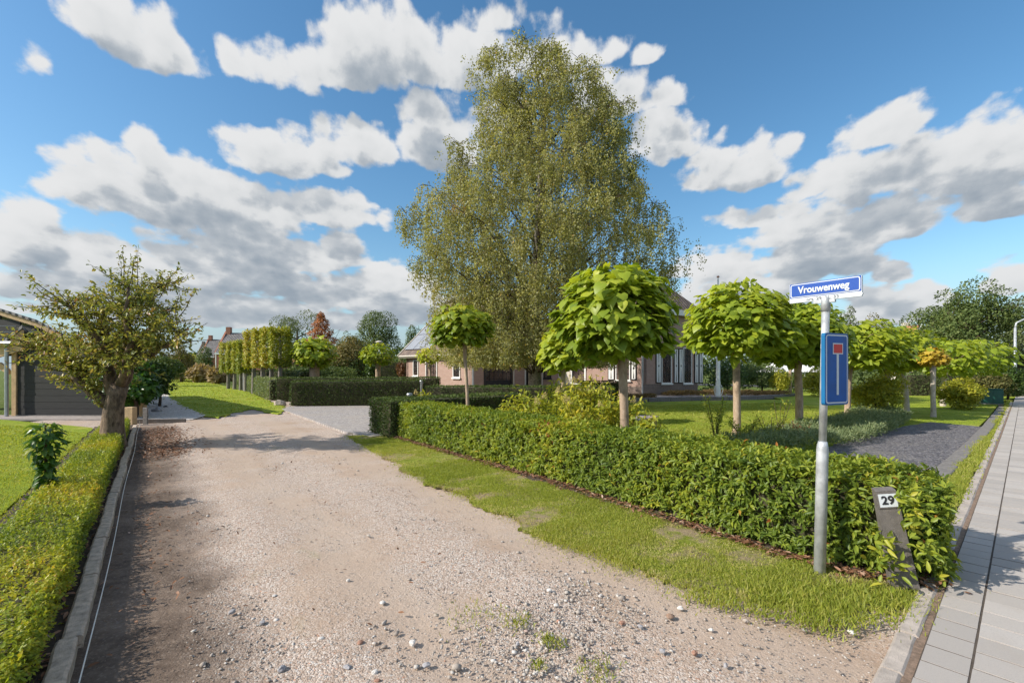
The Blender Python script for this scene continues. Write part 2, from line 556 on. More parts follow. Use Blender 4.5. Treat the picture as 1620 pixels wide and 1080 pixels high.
def roof_material(name, lo, hi):
    m, g, b, out = new_mat(name)
    p = g.coord()
    x, y, z = g.sep(p)
    wv = g.math('SINE', g.mul(x, 2 * math.pi / 0.26))
    row = g.math('FRACT', g.mul(y, 1 / 0.32))
    n = g.noise(p, 2.2, 5.0, 0.7)
    cell = g.voro(g.vmath('MULTIPLY', p, (1 / .26, 1 / .32, 1)), 1.0, 'F1', 'Color', 0.0)
    c = g.ramp(g.add(g.mul(n, .6), g.mul(g.sep(cell)[0], .4)), [(0.25, lo), (0.75, hi)])
    g.put(b.inputs['Base Color'], c)
    b.inputs['Roughness'].default_value = 0.7
    g.put(b.inputs['Normal'], g.bump(g.add(g.mul(wv, .5), row), 0.9, 0.05))
    return m


ROOF_BR = roof_material('brown_roof_tile', (.10, .07, .055), (.22, .16, .125))
ROOF_GR = roof_material('grey_roof_tile', (.10, .095, .10), (.19, .175, .175))
ROOF_OR = roof_material('orange_roof_tile', (.38, .13, .07), (.52, .22, .12))
SOLAR = plain('solar_glass', (.25, .265, .295), .5, .0, .1, 2.0, spec=0.9)  # reflected sky is put into the pale grey base colour
WHITE = plain('white_paint', (.78, .77, .74), .45, var=.05)
CREAM = plain('cream_paint', (.62, .56, .48), .6, var=.08)
BLACKP = plain('black_paint', (.02, .02, .022), .4, var=.3)
ZINC = plain('zinc', (.42, .44, .46), .42, .75, .12, 9)
GALV = plain('galvanised_steel', (.50, .52, .54), .5, .45, .28, 11, .2, 40)
STEEL = plain('brushed_steel', (.42, .42, .42), .3, .9, .1)
WOOD = plain('pale_wood', (.52, .36, .20), .7, var=.2, scale=8, bump=.3)
GREENBOX = plain('green_cabinet_paint', (.02, .10, .075), .5, var=.12)
CONC = plain('kerb_concrete', (.50, .405, .32), .92, var=.35, scale=18, bump=.7, bscale=110)
CONC_P = plain('pale_kerb_concrete', (.43, .375, .33), .9, var=.22, scale=14, bump=.6, bscale=130)
CONC_D = plain('dark_kerb_concrete', (.20, .185, .175), .92, var=.3, scale=14, bump=.7, bscale=70)
POSTM = plain('dark_stone_post', (.145, .13, .12), .75, var=.22, scale=26, bump=.5, bscale=120)
TERRACE = plain('terrace_slab', (.33, .29, .27), .85, var=.2, scale=5, bump=.3)
STONE = plain('pale_boulder', (.46, .44, .42), .85, var=.25, scale=7, bump=.5)
REDWR = plain('red_berries', (.50, .04, .015), .5, var=.4, scale=30)
STRING = plain('white_string', (.72, .68, .62), .8)
SOILM = plain('bed_soil', (.07, .052, .04), .95, var=.45, scale=22, bump=1.0, bscale=60)
ASPH = plain('asphalt', (.06, .06, .062), .9, var=.2, scale=40, bump=.4, bscale=160)
POTM = plain('grey_planter', (.26, .24, .23), .75, var=.15)
SIGNB = plain('sign_blue', (.006, .085, .35), .42, var=.14, scale=9)
SIGNS = plain('sunlit_edge_blue', (.008, .13, .30), .35, var=.05)  # side of the blue sign: sunlight put into a lighter blue
SIGNN = plain('name_blue', (.008, .07, .36), .4, var=.03)
SIGNW = plain('sign_white', (.60, .64, .68), .4, var=.03)
SIGNR = plain('sign_red', (.62, .03, .03), .35, var=.05)
INK = plain('black_print', (.02, .02, .025), .6)
GREYINK = plain('grey_print', (.24, .25, .27), .6)


def glass_material():
    m, g, b, out = new_mat('window_glass')
    p = g.coord()
    c = g.ramp(g.noise(p, 2.5, 2.0, .5), [(0.35, (.012, .014, .016)), (0.7, (.05, .055, .055))])
    g.put(b.inputs['Base Color'], c)
    b.inputs['Roughness'].default_value = 0.04
    b.inputs['Specular IOR Level'].default_value = 0.5
    return m


GLASS = glass_material()


def plank_material():
    m, g, b, out = new_mat('black_stained_board')
    p = g.coord()
    n = g.noise(g.vmath('MULTIPLY', p, (1, 1, 14)), 3.0, 6.0, 0.65, 0.3)
    c = g.ramp(n, [(0.3, (.008, .008, .009)), (0.7, (.026, .025, .027))])
    g.put(b.inputs['Base Color'], c)
    b.inputs['Roughness'].default_value = 0.65
    g.put(b.inputs['Normal'], g.bump(n, .35, .01))
    return m


PLANK = plank_material()


def tile_material():
    m, g, b, out = new_mat('pavement_concrete')
    p = g.pos()
    oi = g.node('ShaderNodeObjectInfo')
    t = g.attr('tint')
    v = g.math('FRACT', g.add(oi.outputs['Random'], g.mul(t, 7.3)))
    base = g.ramp(v, [(0, (.36, .33, .305)), (.5, (.41, .375, .345)), (1, (.455, .42, .39))])
    sp = g.noise(p, 190.0, 3.0, 0.7)
    base = g.mix(g.mul(g.sstep(sp, .52, .68), .5), base, (.24, .22, .21))
    st = g.sstep(g.noise(p, 2.6, 5.0, .65), .52, .72)
    base = g.mix(g.mul(st, .35), base, (.36, .31, .26))
    g.put(b.inputs['Base Color'], base)
    b.inputs['Roughness'].default_value = 0.88
    g.put(b.inputs['Normal'], g.bump(g.noise(p, 120, 4, .7), .45, .004))
    return m


TILE = tile_material()


def slate_material():
    m, g, b, out = new_mat('slate_chippings')
    p = g.pos()
    v = g.voro(p, 30.0, 'F1', 'Color')
    d = g.voro(p, 30.0, 'F1', 'Distance')
    c = g.ramp(g.sep(v)[0], [(0, (.06, .056, .062)), (.6, (.15, .14, .15)), (1, (.28, .26, .26))])
    c = g.mix(g.mul(g.sstep(g.noise(p, .8, 4, .6), .5, .7), .4), c, (.24, .22, .19))
    g.put(b.inputs['Base Color'], c)
    b.inputs['Roughness'].default_value = .8
    g.put(b.inputs['Normal'], g.bump(g.math('SUBTRACT', .6, d), 1.0, .03))
    return m


SLATE = slate_material()
PEBBLE = None


def pebble_material():
    m, g, b, out = new_mat('pebble')
    t = g.attr('tint')
    c = g.ramp(t, [(0, (.27, .225, .19)), (.35, (.40, .345, .295)), (.65, (.48, .45, .41)), (.86, (.66, .63, .60)), (.95, (.50, .46, .43)), (1, (.46, .19, .10))])
    c = g.mix(g.mul(g.noise(g.pos(), 60, 4, .6), .45), c, (.25, .21, .18))
    g.put(b.inputs['Base Color'], c)
    b.inputs['Roughness'].default_value = .85
    return m


PEBBLE = pebble_material()


def whitebed_material():
    m, g, b, out = new_mat('white_gravel')
    p = g.pos()
    v = g.voro(p, 22.0, 'F1', 'Color')
    d = g.voro(p, 22.0, 'F1', 'Distance')
    c = g.ramp(g.sep(v)[0], [(0, (.36, .32, .29)), (.6, (.55, .50, .46)), (1, (.70, .66, .62))])
    g.put(b.inputs['Base Color'], c)
    b.inputs['Roughness'].default_value = .85
    g.put(b.inputs['Normal'], g.bump(g.math('SUBTRACT', .6, d), 1.0, .03))
    return m


WHITEBED = whitebed_material()

# ------------------------------------------------------------------ object helpers
WM = {}
I4 = Matrix.Identity(4)


def link(name, data, parent=None, M=None):
    o = bpy.data.objects.new(name, data)
    COL.objects.link(o)
    M = M if M is not None else I4
    o.matrix_basis = M
    if parent is not None:
        o.parent = parent
        o.matrix_parent_inverse = WM[parent.name].inverted()
    WM[o.name] = M.copy()
    return o


def tag(o, label=None, cat=None, group=None, kind=None):
    if label: o['label'] = label
    if cat: o['category'] = cat
    if group: o['group'] = group
    if kind: o['kind'] = kind
    return o


def thing(name, loc, label, cat, group=None):
    o = link(name, None, None, Matrix.Translation(Vector(loc)))
    return tag(o, label, cat, group)


class MB:
    def __init__(self):
        self.v = []
        self.f = []

    def add(self, vs, fs, M=None):
        b = len(self.v)
        for p in vs:
            p = Vector(p)
            self.v.append(M @ p if M is not None else p)
        self.f += [tuple(i + b for i in f) for f in fs]
        return self

    def box(self, x0, x1, y0, y1, z0, z1, M=None, bev=0.0):
        if bev <= 0:
            vs = [(x0, y0, z0), (x1, y0, z0), (x1, y1, z0), (x0, y1, z0), (x0, y0, z1), (x1, y0, z1), (x1, y1, z1), (x0, y1, z1)]
            fs = [(0, 3, 2, 1), (4, 5, 6, 7), (0, 1, 5, 4), (1, 2, 6, 5), (2, 3, 7, 6), (3, 0, 4, 7)]
            return self.add(vs, fs, M)
        vs = []
        b = bev
        for z, i in ((z0, 0), (z1 - b, 0), (z1, b)):
            vs += [(x0 + i, y0 + i, z), (x1 - i, y0 + i, z), (x1 - i, y1 - i, z), (x0 + i, y1 - i, z)]
        fs = [(0, 3, 2, 1), (8, 9, 10, 11)]
        for k in (0, 4):
            for j in range(4):
                a, c = k + j, k + (j + 1) % 4
                fs.append((a, c, c + 4, a + 4))
        return self.add(vs, fs, M)

    def tube(self, pts, rad, n=8, cap=True, wob=0.0):
        pts = [Vector(p) for p in pts]
        vs, fs = [], []
        prev = None
        for i, p in enumerate(pts):
            t = (pts[min(i + 1, len(pts) - 1)] - pts[max(i - 1, 0)]).normalized()
            if prev is None:
                ref = Vector((1, 0, 0)) if abs(t.x) < 0.8 else Vector((0, 1, 0))
                u = t.cross(ref).normalized()
            else:
                u = (prev - t * prev.dot(t)).normalized()
            prev = u
            v2 = t.cross(u)
            for k in range(n):
                a = 2 * math.pi * k / n
                r = rad[i] * (1 + (random.uniform(-wob, wob) if wob else 0))
                vs.append(p + (u * math.cos(a) + v2 * math.sin(a)) * r)
        for i in range(len(pts) - 1):
            for k in range(n):
                a, b = i * n + k, i * n + (k + 1) % n
                fs.append((a, b, b + n, a + n))
        if cap:
            fs.append(tuple(range(n - 1, -1, -1)))
            fs.append(tuple(range((len(pts) - 1) * n, len(pts) * n)))
        return self.add(vs, fs)

    def cyl(self, p0, p1, r0, r1=None, n=12):
        return self.tube([p0, p1], [r0, r0 if r1 is None else r1], n)

    def lathe(self, c, prof, n=16):
        c = Vector(c)
        vs, fs = [], []
        for r, z in prof:
            for k in range(n):
                a = 2 * math.pi * k / n
                vs.append(c + Vector((r * math.cos(a), r * math.sin(a), z)))
        for i in range(len(prof) - 1):
            for k in range(n):
                a, b = i * n + k, i * n + (k + 1) % n
                fs.append((a, b, b + n, a + n))
        fs.append(tuple(range(n - 1, -1, -1)))
        fs.append(tuple(range((len(prof) - 1) * n, len(prof) * n)))
        return self.add(vs, fs)

    def build(self, name, mat, parent=None, M=None, smooth=False):
        me = bpy.data.meshes.new(name)
        me.from_pydata([tuple(p) for p in self.v], [], self.f)
        me.materials.append(mat)
        if smooth:
            me.polygons.foreach_set('use_smooth', [True] * len(me.polygons))
        me.update()
        return link(name, me, parent, M)


def np_mesh(name, V, F, mat, tint=None, smooth=False):
    """V (n,3); F (m,k) index array, all faces of one size; tint per vertex"""
    me = bpy.data.meshes.new(name)
    V = np.ascontiguousarray(V, dtype=np.float32)
    F = np.ascontiguousarray(F, dtype=np.int32)
    k = F.shape[1]
    me.vertices.add(len(V))
    me.vertices.foreach_set('co', V.ravel())
    me.loops.add(F.size)
    me.loops.foreach_set('vertex_index', F.ravel())
    me.polygons.add(len(F))
    me.polygons.foreach_set('loop_start', np.arange(0, F.size, k, dtype=np.int32))
    try:
        me.polygons.foreach_set('loop_total', np.full(len(F), k, dtype=np.int32))
    except Exception:
        pass
    if tint is not None:
        a = me.attributes.new('tint', 'FLOAT', 'POINT')
        a.data.foreach_set('value', np.ascontiguousarray(tint, dtype=np.float32))
    if smooth:
        me.polygons.foreach_set('use_smooth', np.ones(len(F), dtype=bool))
    me.materials.append(mat)
    me.update(calc_edges=True)
    me.validate()
    return me


# leaf outlines: x across, y along, z out of the blade
def tmpl(pts, faces):
    return np.array(pts, dtype=np.float32), np.array(faces, dtype=np.int32)


T_QUAD = tmpl([(0, 0, 0), (.5, .45, .06), (0, 1, -.05), (-.5, .45, .06)], [(0, 1, 2), (0, 2, 3)])
T_TRI = tmpl([(-.5, 0, 0), (.5, 0, 0), (0, 1, 0)], [(0, 1, 2)])
T_LAUREL = tmpl([(0, 0, 0), (.42, .28, .10), (.40, .62, .06), (0, 1, -.16), (-.40, .62, .06), (-.42, .28, .10), (0, .5, -.02)],
                [(0, 1, 6), (1, 2, 6), (2, 3, 6), (3, 4, 6), (4, 5, 6), (5, 0, 6)])
T_HEART = tmpl([(0, 0, 0), (.30, -.12, .03), (.52, .12, .02), (.47, .42, -.03), (.24, .74, -.10), (0, 1.02, -.22),
                (-.24, .74, -.10), (-.47, .42, -.03), (-.52, .12, .02), (-.30, -.12, .03), (0, .42, .07)],
               [(0, 1, 10), (1, 2, 10), (2, 3, 10), (3, 4, 10), (4, 5, 10), (5, 6, 10), (6, 7, 10), (7, 8, 10), (8, 9, 10), (9, 0, 10)])
T_OVAL = tmpl([(0, 0, 0), (.38, .3, .06), (.30, .72, .02), (0, 1, -.10), (-.30, .72, .02), (-.38, .3, .06)],
              [(0, 1, 2), (0, 2, 3), (0, 3, 4), (0, 4, 5)])


def unit(a):
    return a / np.maximum(np.linalg.norm(a, axis=1, keepdims=True), 1e-9)


def frames(A, Nn):
    A = unit(A)
    X = unit(np.cross(A, Nn))
    Z = np.cross(X, A)
    return X, A, Z


def leaf_arrays(P, A, Nn, L, Wd, T, tint):
    V, F = T
    X, Y, Z = frames(A, Nn)
    L = np.broadcast_to(L, (len(P),)); Wd = np.broadcast_to(Wd, (len(P),))
    out = (P[:, None, :] + X[:, None, :] * (V[None, :, 0, None] * Wd[:, None, None])
           + Y[:, None, :] * (V[None, :, 1, None] * L[:, None, None]) + Z[:, None, :] * (V[None, :, 2, None] * L[:, None, None]))
    k = len(V)
    FF = F[None, :, :] + (np.arange(len(P)) * k)[:, None, None]
    return out.reshape(-1, 3), FF.reshape(-1, F.shape[1]), np.repeat(tint, k)


def leaves(name, P, A, Nn, L, Wd, T, tint, mat, parent=None, kind='stuff', M=None):
    V, F, t = leaf_arrays(P, A, Nn, L, Wd, T, tint)
    if M is None and parent is not None:
        pass
    me = np_mesh(name, V, F, mat, t)
    o = link(name, me, parent)
    if kind: o['kind'] = kind
    return o


LEAFMESH = {}


def leaf_parts(name, P, A, Nn, L, Wd, T, tint, mat, parent):
    """each leaf an object of its own; alike leaves share mesh data"""
    X, Y, Z = frames(A, Nn)
    L = np.broadcast_to(L, (len(P),)); Wd = np.broadcast_to(Wd, (len(P),))
    for i in range(len(P)):
        k = (name, mat.name, int(tint[i] * 8))
        if k not in LEAFMESH:
            V = T[0].copy()
            LEAFMESH[k] = np_mesh(name, V, T[1], mat, np.full(len(V), (k[2] + .5) / 8))
        M = Matrix(((X[i, 0] * Wd[i], Y[i, 0] * L[i], Z[i, 0] * L[i], P[i, 0]),
                    (X[i, 1] * Wd[i], Y[i, 1] * L[i], Z[i, 1] * L[i], P[i, 1]),
                    (X[i, 2] * Wd[i], Y[i, 2] * L[i], Z[i, 2] * L[i], P[i, 2]), (0, 0, 0, 1)))
        link(name, LEAFMESH[k], parent, M)


def rnd_dirs(n):
    return unit(rng.normal(size=(n, 3)))


def wob3(P, s, seed=0.0):
    """smooth pseudo noise in -1..1"""
    x, y, z = P[:, 0] * s + seed, P[:, 1] * s + seed * 1.7, P[:, 2] * s - seed
    return (np.sin(x * 1.3 + 2.1 * np.sin(y * .9 + z)) + np.sin(y * 1.7 + 1.6 * np.sin(z * 1.1 + x * .7)) + np.sin(z * 1.5 + 1.9 * np.sin(x * 1.2 - y * .6))) / 3


def in_poly(P, poly):
    x, y = P[:, 0], P[:, 1]
    c = np.zeros(len(P), dtype=bool)
    n = len(poly)
    for i in range(n):
        x0, y0 = poly[i][:2]
        x1, y1 = poly[(i + 1) % n][:2]
        hit = ((y0 > y) != (y1 > y)) & (x < (x1 - x0) * (y - y0) / (y1 - y0 + 1e-12) + x0)
        c ^= hit
    return c


def sample_poly(poly, n):
    poly = [tuple(p)[:2] for p in poly]
    xs = [p[0] for p in poly]; ys = [p[1] for p in poly]
    out = []
    tot = 0
    while tot < n:
        q = np.column_stack([rng.uniform(min(xs), max(xs), n), rng.uniform(min(ys), max(ys), n)])
        q = q[in_poly(q, poly)]
        out.append(q); tot += len(q)
        if len(q) == 0: break
    return np.concatenate(out)[:n]


def gp(px, py, z=0.0):
    """spot on the ground seen at a spot of the photograph"""
    Y = 720 * (CAM_H - z) / (py - 585)
    return Vector(((px - 810) / 720 * Y, Y, z))


def ragged(poly, step=0.12, amp=0.05):
    out = []
    n = len(poly)
    for i in range(n):
        a, b = Vector(poly[i]), Vector(poly[(i + 1) % n])
        d = (b - a)
        k = max(1, min(400, int(d.length / step)))
        nrm = Vector((d.y, -d.x, 0)).normalized() if d.length > 0 else Vector((0, 0, 0))
        for j in range(k):
            p = a + d * (j / k)
            w_ = amp * (math.sin(p.x * 5.1 + 2 * math.sin(p.y * 3.3)) + .6 * math.sin(p.y * 11.3 + p.x * 7) + random.uniform(-.8, .8)) * .6
            out.append(p + nrm * w_)
    return out


def sheet(name, poly, z, mat, thick=0.0, parent=None):
    bm = bmesh.new()
    vs = [bm.verts.new((p[0], p[1], z)) for p in poly]
    f = bm.faces.new(vs)
    bm.normal_update()
    if f.normal.z < 0:
        f.normal_flip()
    if thick:
        r = bmesh.ops.extrude_face_region(bm, geom=[f])
        for v in [e for e in r['geom'] if isinstance(e, bmesh.types.BMVert)]:
            v.co.z -= thick
        bmesh.ops.recalc_face_normals(bm, faces=bm.faces[:])
    bmesh.ops.triangulate(bm, faces=[q for q in bm.faces if len(q.verts) > 4])
    me = bpy.data.meshes.new(name)
    bm.to_mesh(me); bm.free()
    me.materials.append(mat)
    o = link(name, me, parent)
    if parent is None:
        o['kind'] = 'structure'
    return o


def text_part(name, body, size, mat, M, parent, width=None, bold=0.0, ext=0.0012):
    cu = bpy.data.curves.new(name, 'FONT')
    cu.body = body
    cu.size = size
    cu.align_x = 'CENTER'; cu.align_y = 'CENTER'
    cu.extrude = ext
    cu.offset = bold
    cu.resolution_u = 4
    tmp = bpy.data.objects.new('tmp', cu)
    COL.objects.link(tmp)
    dg = bpy.context.evaluated_depsgraph_get()
    me = bpy.data.meshes.new_from_object(tmp.evaluated_get(dg))
    bpy.data.objects.remove(tmp)
    me.name = name
    me.materials.clear(); me.materials.append(mat)
    if width:
        n = len(me.vertices)
        co = np.zeros(n * 3, dtype=np.float32); me.vertices.foreach_get('co', co)
        co = co.reshape(-1, 3)
        s = width / (co[:, 0].max() - co[:, 0].min())
        co[:, 0] *= s
        me.vertices.foreach_set('co', co.ravel())
    return link(name, me, parent, M)


def frame(o, u, z=(0, 0, 1)):
    """matrix with x along u, y pointing into the wall, z up"""
    u = Vector(u).normalized(); z = Vector(z).normalized()
    y = z.cross(u).normalized()
    M = Matrix((u, y, z)).transposed().to_4x4()
    M.translation = Vector(o)
    return M


exec_parts = []
#@@SETTING
# ------------------------------------------------------------------ ground sheets
sheet('ground', [(-1500, -60), (1500, -60), (1500, 3000), (-1500, 3000)], -0.06, FIELD)


S0_, SU_ = Vector((2.053, 2.332, 0)), Vector((.748, .663, 0)).normalized()


def lane():
    xs = np.concatenate([np.arange(-15, 5.6, .13)])
    ys = np.concatenate([np.arange(-1.0, 6, .07), np.arange(6, 26, .16)])
    X, Y = np.meshgrid(xs, ys)
    P = np.column_stack([X.ravel(), Y.ravel(), np.zeros(X.size)])
    z = .014 * wob3(P, 1.1, 3.0) + .007 * wob3(P, 3.4, 9.0) + .004 * wob3(P, 9.0, 1.0)
    o = (P - np.array(K0)) @ np.array(KR)
    z += .02 * np.exp(-((o - 1.15) / .3) ** 2) - .012 * np.exp(-((o - 2.0) / .45) ** 2) - .012 * np.exp(-((o - 3.6) / .45) ** 2)
    v_ = (P - np.array(S0_)) @ np.array((SU_.y, -SU_.x, 0))
    P[:, 2] = z - .020 - np.where(v_ > .5, .3, 0)
    nx, ny = len(xs), len(ys)
    i = (np.arange(ny - 1)[:, None] * nx + np.arange(nx - 1)[None, :]).ravel()
    F = np.column_stack([i, i + 1, i + 1 + nx, i + nx])
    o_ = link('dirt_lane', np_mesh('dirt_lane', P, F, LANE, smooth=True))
    o_['kind'] = 'structure'


lane()

# lawn to the left, beyond the low hedge
lawn_l = [kp(-3.0, -.98), kp(13.6, -.95), gp(0, 664), Vector((-32, 14.5, 0)), Vector((-32, -2, 0))]
sheet('lawn', ragged(lawn_l, .3, .03), .022, LAWN, .05)
# strip of bare soil and flat stones between the lawn and the hedge
sheet('soil_strip', ragged([kp(-3.0, -.10), kp(13.9, -.10), kp(13.9, -.94), kp(-3.0, -.96)], .3, .015), .012, SOILM, .04)
# paved band before the barn
sheet('paved_band', [gp(-250, 664), gp(168, 664), gp(200, 657.5), gp(-250, 657.5)], .03, TERRACE, .06)

# garden lawn on the right, ringed by the hedge, the slate bed and the terrace
lawn_r = [Vector((-2.2, 12.0, 0)), Vector((-.4, 9.6, 0)), Vector((1.5, 7.2, 0)), Vector((3.4, 5.0, 0)), Vector((4.6, 4.9, 0)), Vector((8.6, 8.9, 0)), Vector((15.8, 15.1, 0)), Vector((24, 22.4, 0)),
          Vector((30, 27, 0)), Vector((30, 36, 0)), Vector((18, 36, 0)), Vector((14.5, 24.3, 0)), Vector((10, 23.5, 0)), Vector((5.5, 22.0, 0)), Vector((1, 21, 0)), Vector((-1, 16, 0))]
sheet('garden_lawn', lawn_r, .022, LAWN, .05)
# driveway between the clipped hedges
drive = [gp(446, 648), gp(545, 684), gp(588, 692), Vector((-2.2, 12.2, 0)), Vector((-1.0, 16.2, 0)), Vector((1.2, 21.2, 0)), Vector((6.0, 26.0, 0)), Vector((3.0, 30.5, 0)), Vector((-2.5, 27.0, 0)), Vector((-4.2, 25.0, 0)), Vector((-4.2, 20.4, 0)), Vector((-9.6, 19.6, 0))]
sheet('driveway', drive, .03, DRIVE, .06)
# far end of the lane is grown over
track = [gp(312, 652), gp(288, 642), gp(270, 630), gp(262, 616), gp(236, 606), gp(206, 599), gp(330, 599), gp(352, 610), gp(392, 620), gp(432, 636), gp(456, 646), gp(440, 655), gp(400, 647), gp(372, 652), gp(345, 661), gp(328, 658)]
sheet('grass_track', ragged(track, .25, .12), .016, LAWN, .03)
# white gravel bed by the barn corner
wbed = [gp(212, 667), gp(300, 664), gp(330, 657), gp(310, 646), gp(290, 636), gp(272, 624), gp(262, 612), gp(232, 614), gp(205, 640)]
sheet('gravel_bed', ragged(wbed, .2, .08), .014, WHITEBED, .02)
# grass verge along the lane
verge = [gp(545, 690), gp(600, 722), gp(655, 757), gp(755, 803), (gp(850, 853)), gp(950, 890), gp(1040, 930), gp(1110, 944), gp(1190, 958), gp(1270, 966), gp(1300, 972), gp(1340, 962), gp(1400, 962), gp(1448, 965), gp(1466, 938),
         gp(1496, 922), Vector((2.75, 3.75, 0)), Vector((1.3, 5.4, 0)), Vector((-.2, 7.6, 0)), Vector((-2.0, 9.9, 0)), Vector((-3.0, 11.2, 0))]
INS = Vector((.09, .07, 0))
sheet('grass_verge', ragged([(p + INS if i < 11 else p) for i, p in enumerate(verge)], .03, .11), .006, VERGE, .03)
# earth under the long hedge
sheet('hedge_soil', ragged([gp(640, 692), Vector((-.32, 7.55, 0)), Vector((1.1, 5.45, 0)), gp(1300, 893), gp(1420, 925), gp(1500, 926), Vector((3.85, 3.95, 0)), Vector((2.4, 5.5, 0)), Vector((-.5, 9.4, 0)), Vector((-2.2, 11.6, 0))], .12, .03), .030, SOILM, .03)
# slate chippings
SU = Vector((.748, .663, 0)).normalized()      # along the pavement
SV = Vector((SU.y, -SU.x, 0))                  # to its right
S0 = Vector((2.053, 2.332, 0))


def sp_(s, v, z=0.0):
    return S0 + SU * s + SV * v + Vector((0, 0, z))


slate = [gp(1300, 712), gp(1345, 697), gp(1410, 680), gp(1470, 669), gp(1572, 678), gp(1538, 703), gp(1500, 740), gp(1438, 798), gp(1390, 790), gp(1340, 740)]
sheet('slate_bed', ragged(slate, .2, .05), .034, SLATE, .03)
# verge between the slate edging and the pavement
EDGE = [gp(1440, 800), gp(1502, 740), gp(1540, 703), gp(1562, 678), gp(1575, 660), gp(1582, 650), gp(1586, 645)]
EDV = [(max(0, (p - S0).dot(SU)), (p - S0).dot(SV) + .06) for p in EDGE]
PV = [sp_(1.5, -.15)] + [sp_(32, -.15), sp_(32, EDV[-1][1])] + [sp_(a, b) for a, b in reversed(EDV)] + [sp_(1.5, -.55)]
sheet('pavement_verge', ragged(PV, .2, .02), .020, VERGE, .04)
# road on the other side of the pavement
sheet('road', [sp_(-30, 2.2), sp_(90, 2.2), sp_(90, 9), sp_(-30, 9)], -.03, ASPH)
sheet('side_road', [sp_(44, -30), sp_(50, -30), sp_(50, 2.2), sp_(44, 2.2)], -.026, ASPH)


# ------------------------------------------------------------------ kerbs and pavement
def wobble_box(L, W, H, seed, n=6, jag=.012):
    """rough concrete kerb stone, x along"""
    r = random.Random(seed)
    vs, fs = [], []
    for i in range(n + 1):
        x = L * i / n
        e = jag
        a = r.uniform(-e, e) * .5; b = r.uniform(-e, e) * .5; h = r.uniform(-e, e) * .5
        vs += [(x, -W / 2 + a * .4, -.12), (x, -W / 2 + a, H - .012 + h), (x, -W / 2 + .014 + a, H + h), (x, W / 2 - .014 + b, H + h * .6), (x, W / 2 + b, H - .014), (x, W / 2 + b * .4, -.12)]
    for i in range(n):
        for k in range(6):
            a, b = i * 6 + k, i * 6 + (k + 1) % 6
            fs.append((a, a + 6, b + 6, b))
    fs.append(tuple(range(0, 6))); fs.append(tuple(range(n * 6 + 5, n * 6 - 1, -1)))
    return vs, fs


kerb = tag(link('kerb', None, None, Matrix.Translation(K0)), kind='structure')
s = -2.6
k = 0
while s < 13.2:
    L = [0.96, 1.0, .98, 1.02][k % 4]
    vs, fs = wobble_box(L - .012, .095, .062 + random.uniform(-.006, .008), k, 9, .008)
    M = frame(kp(s, -.05 + random.uniform(-.008, .008), random.uniform(-.006, .006)), KT + KR * random.uniform(-.012, .012))
    MB().add(vs, fs).build('kerb_stone', CONC, kerb, M)
    s += L
    k += 1

pave = tag(link('pavement', None, None, Matrix.Translation(S0)), kind='structure')
base_poly = [sp_(-6, 0.0), sp_(60, 0.0), sp_(60, 2.05), sp_(-6, 2.05)]
b_ = sheet('joint_sand', base_poly, .0285, plain('joint_sand', (.085, .068, .055), .95, var=.3, scale=30), .03, parent=pave)
TW, TL = .195, .215
tile_list = []
for c in range(0, 10):
    off = (c % 2) * TL * .5
    for r_ in range(-14, 200):
        s0 = r_ * TL + off
        q = sp_(s0 + TL / 2, c * TW + TW / 2)
        if q.y < .3: continue
        px = q.x / q.y * 720 + 810; py = 585 + 1152 / q.y
        if s0 > 26: continue
        seen = 1300 < px < 1640 and py < 1095
        tile_list.append((q.length if seen else q.length + 100, s0, c))
tile_list.sort()


def tile_mesh(seed, dz=0):
    r = random.Random(seed)
    a, b = TL - .012, TW - .012
    m = MB()
    m.box(-a / 2, a / 2, -b / 2, b / 2, -.03, .032)
    return m


tm = []
for i in range(6):
    mb = tile_mesh(i)
    me = bpy.data.meshes.new('paving_tile')
    me.from_pydata([tuple(p) for p in mb.v], [], mb.f); me.materials.append(TILE)
    tm.append(me)
far = MB()
far_t = []
for i, (d, s0, c) in enumerate(tile_list):
    M = frame(sp_(s0 + TL / 2, c * TW + TW / 2, random.uniform(-.0022, .0022)), SU + SV * random.uniform(-.008, .008)) @ Matrix.Rotation(random.uniform(-.006, .006), 4, 'X') @ Matrix.Rotation(random.uniform(-.006, .006), 4, 'Y')
    if i < 300:
        link('paving_tile', tm[i % 6], pave, M)
    else:
        a, b = TL - .007, TW - .007
        n0 = len(far.v)
        far.box(-a / 2, a / 2, -b / 2, b / 2, -.03, .032, M)
        far_t += [random.random()] * (len(far.v) - n0)
if far.v:
    o = far.build('paving_tiles_beyond', TILE, pave)
    o.name = 'distant_paving'
    at = o.data.attributes.new('tint', 'FLOAT', 'POINT'); at.data.foreach_set('value', far_t)
    o['kind'] = 'stuff'
ext = sheet('pavement_slab', [sp_(26, 0), sp_(60, 0), sp_(60, 2.05), sp_(26, 2.05)], .034, TILE, .03, parent=pave)
ed = tag(link('pavement_kerb', None, None, Matrix.Translation(S0)), kind='structure')
s = -4.0
k = 0
while s < 30:
    L = .5 if s < 9 else 1.0
    vs, fs = wobble_box(L - .01, .098, .030, 100 + k, 4, .005)
    MB().add(vs, fs).build('kerb_stone', CONC_P, ed, frame(sp_(s, -.085, random.uniform(-.004, .004)), SU + SV * random.uniform(-.012, .012)))
    s += L; k += 1
sheet('dirt_joint', ragged([sp_(-4, .002), sp_(30, .002), sp_(30, -.04), sp_(-4, -.04)], .1, .004), .018, plain('joint_dirt', (.24, .17, .125), .95, var=.4, scale=40, bump=.8, bscale=120))

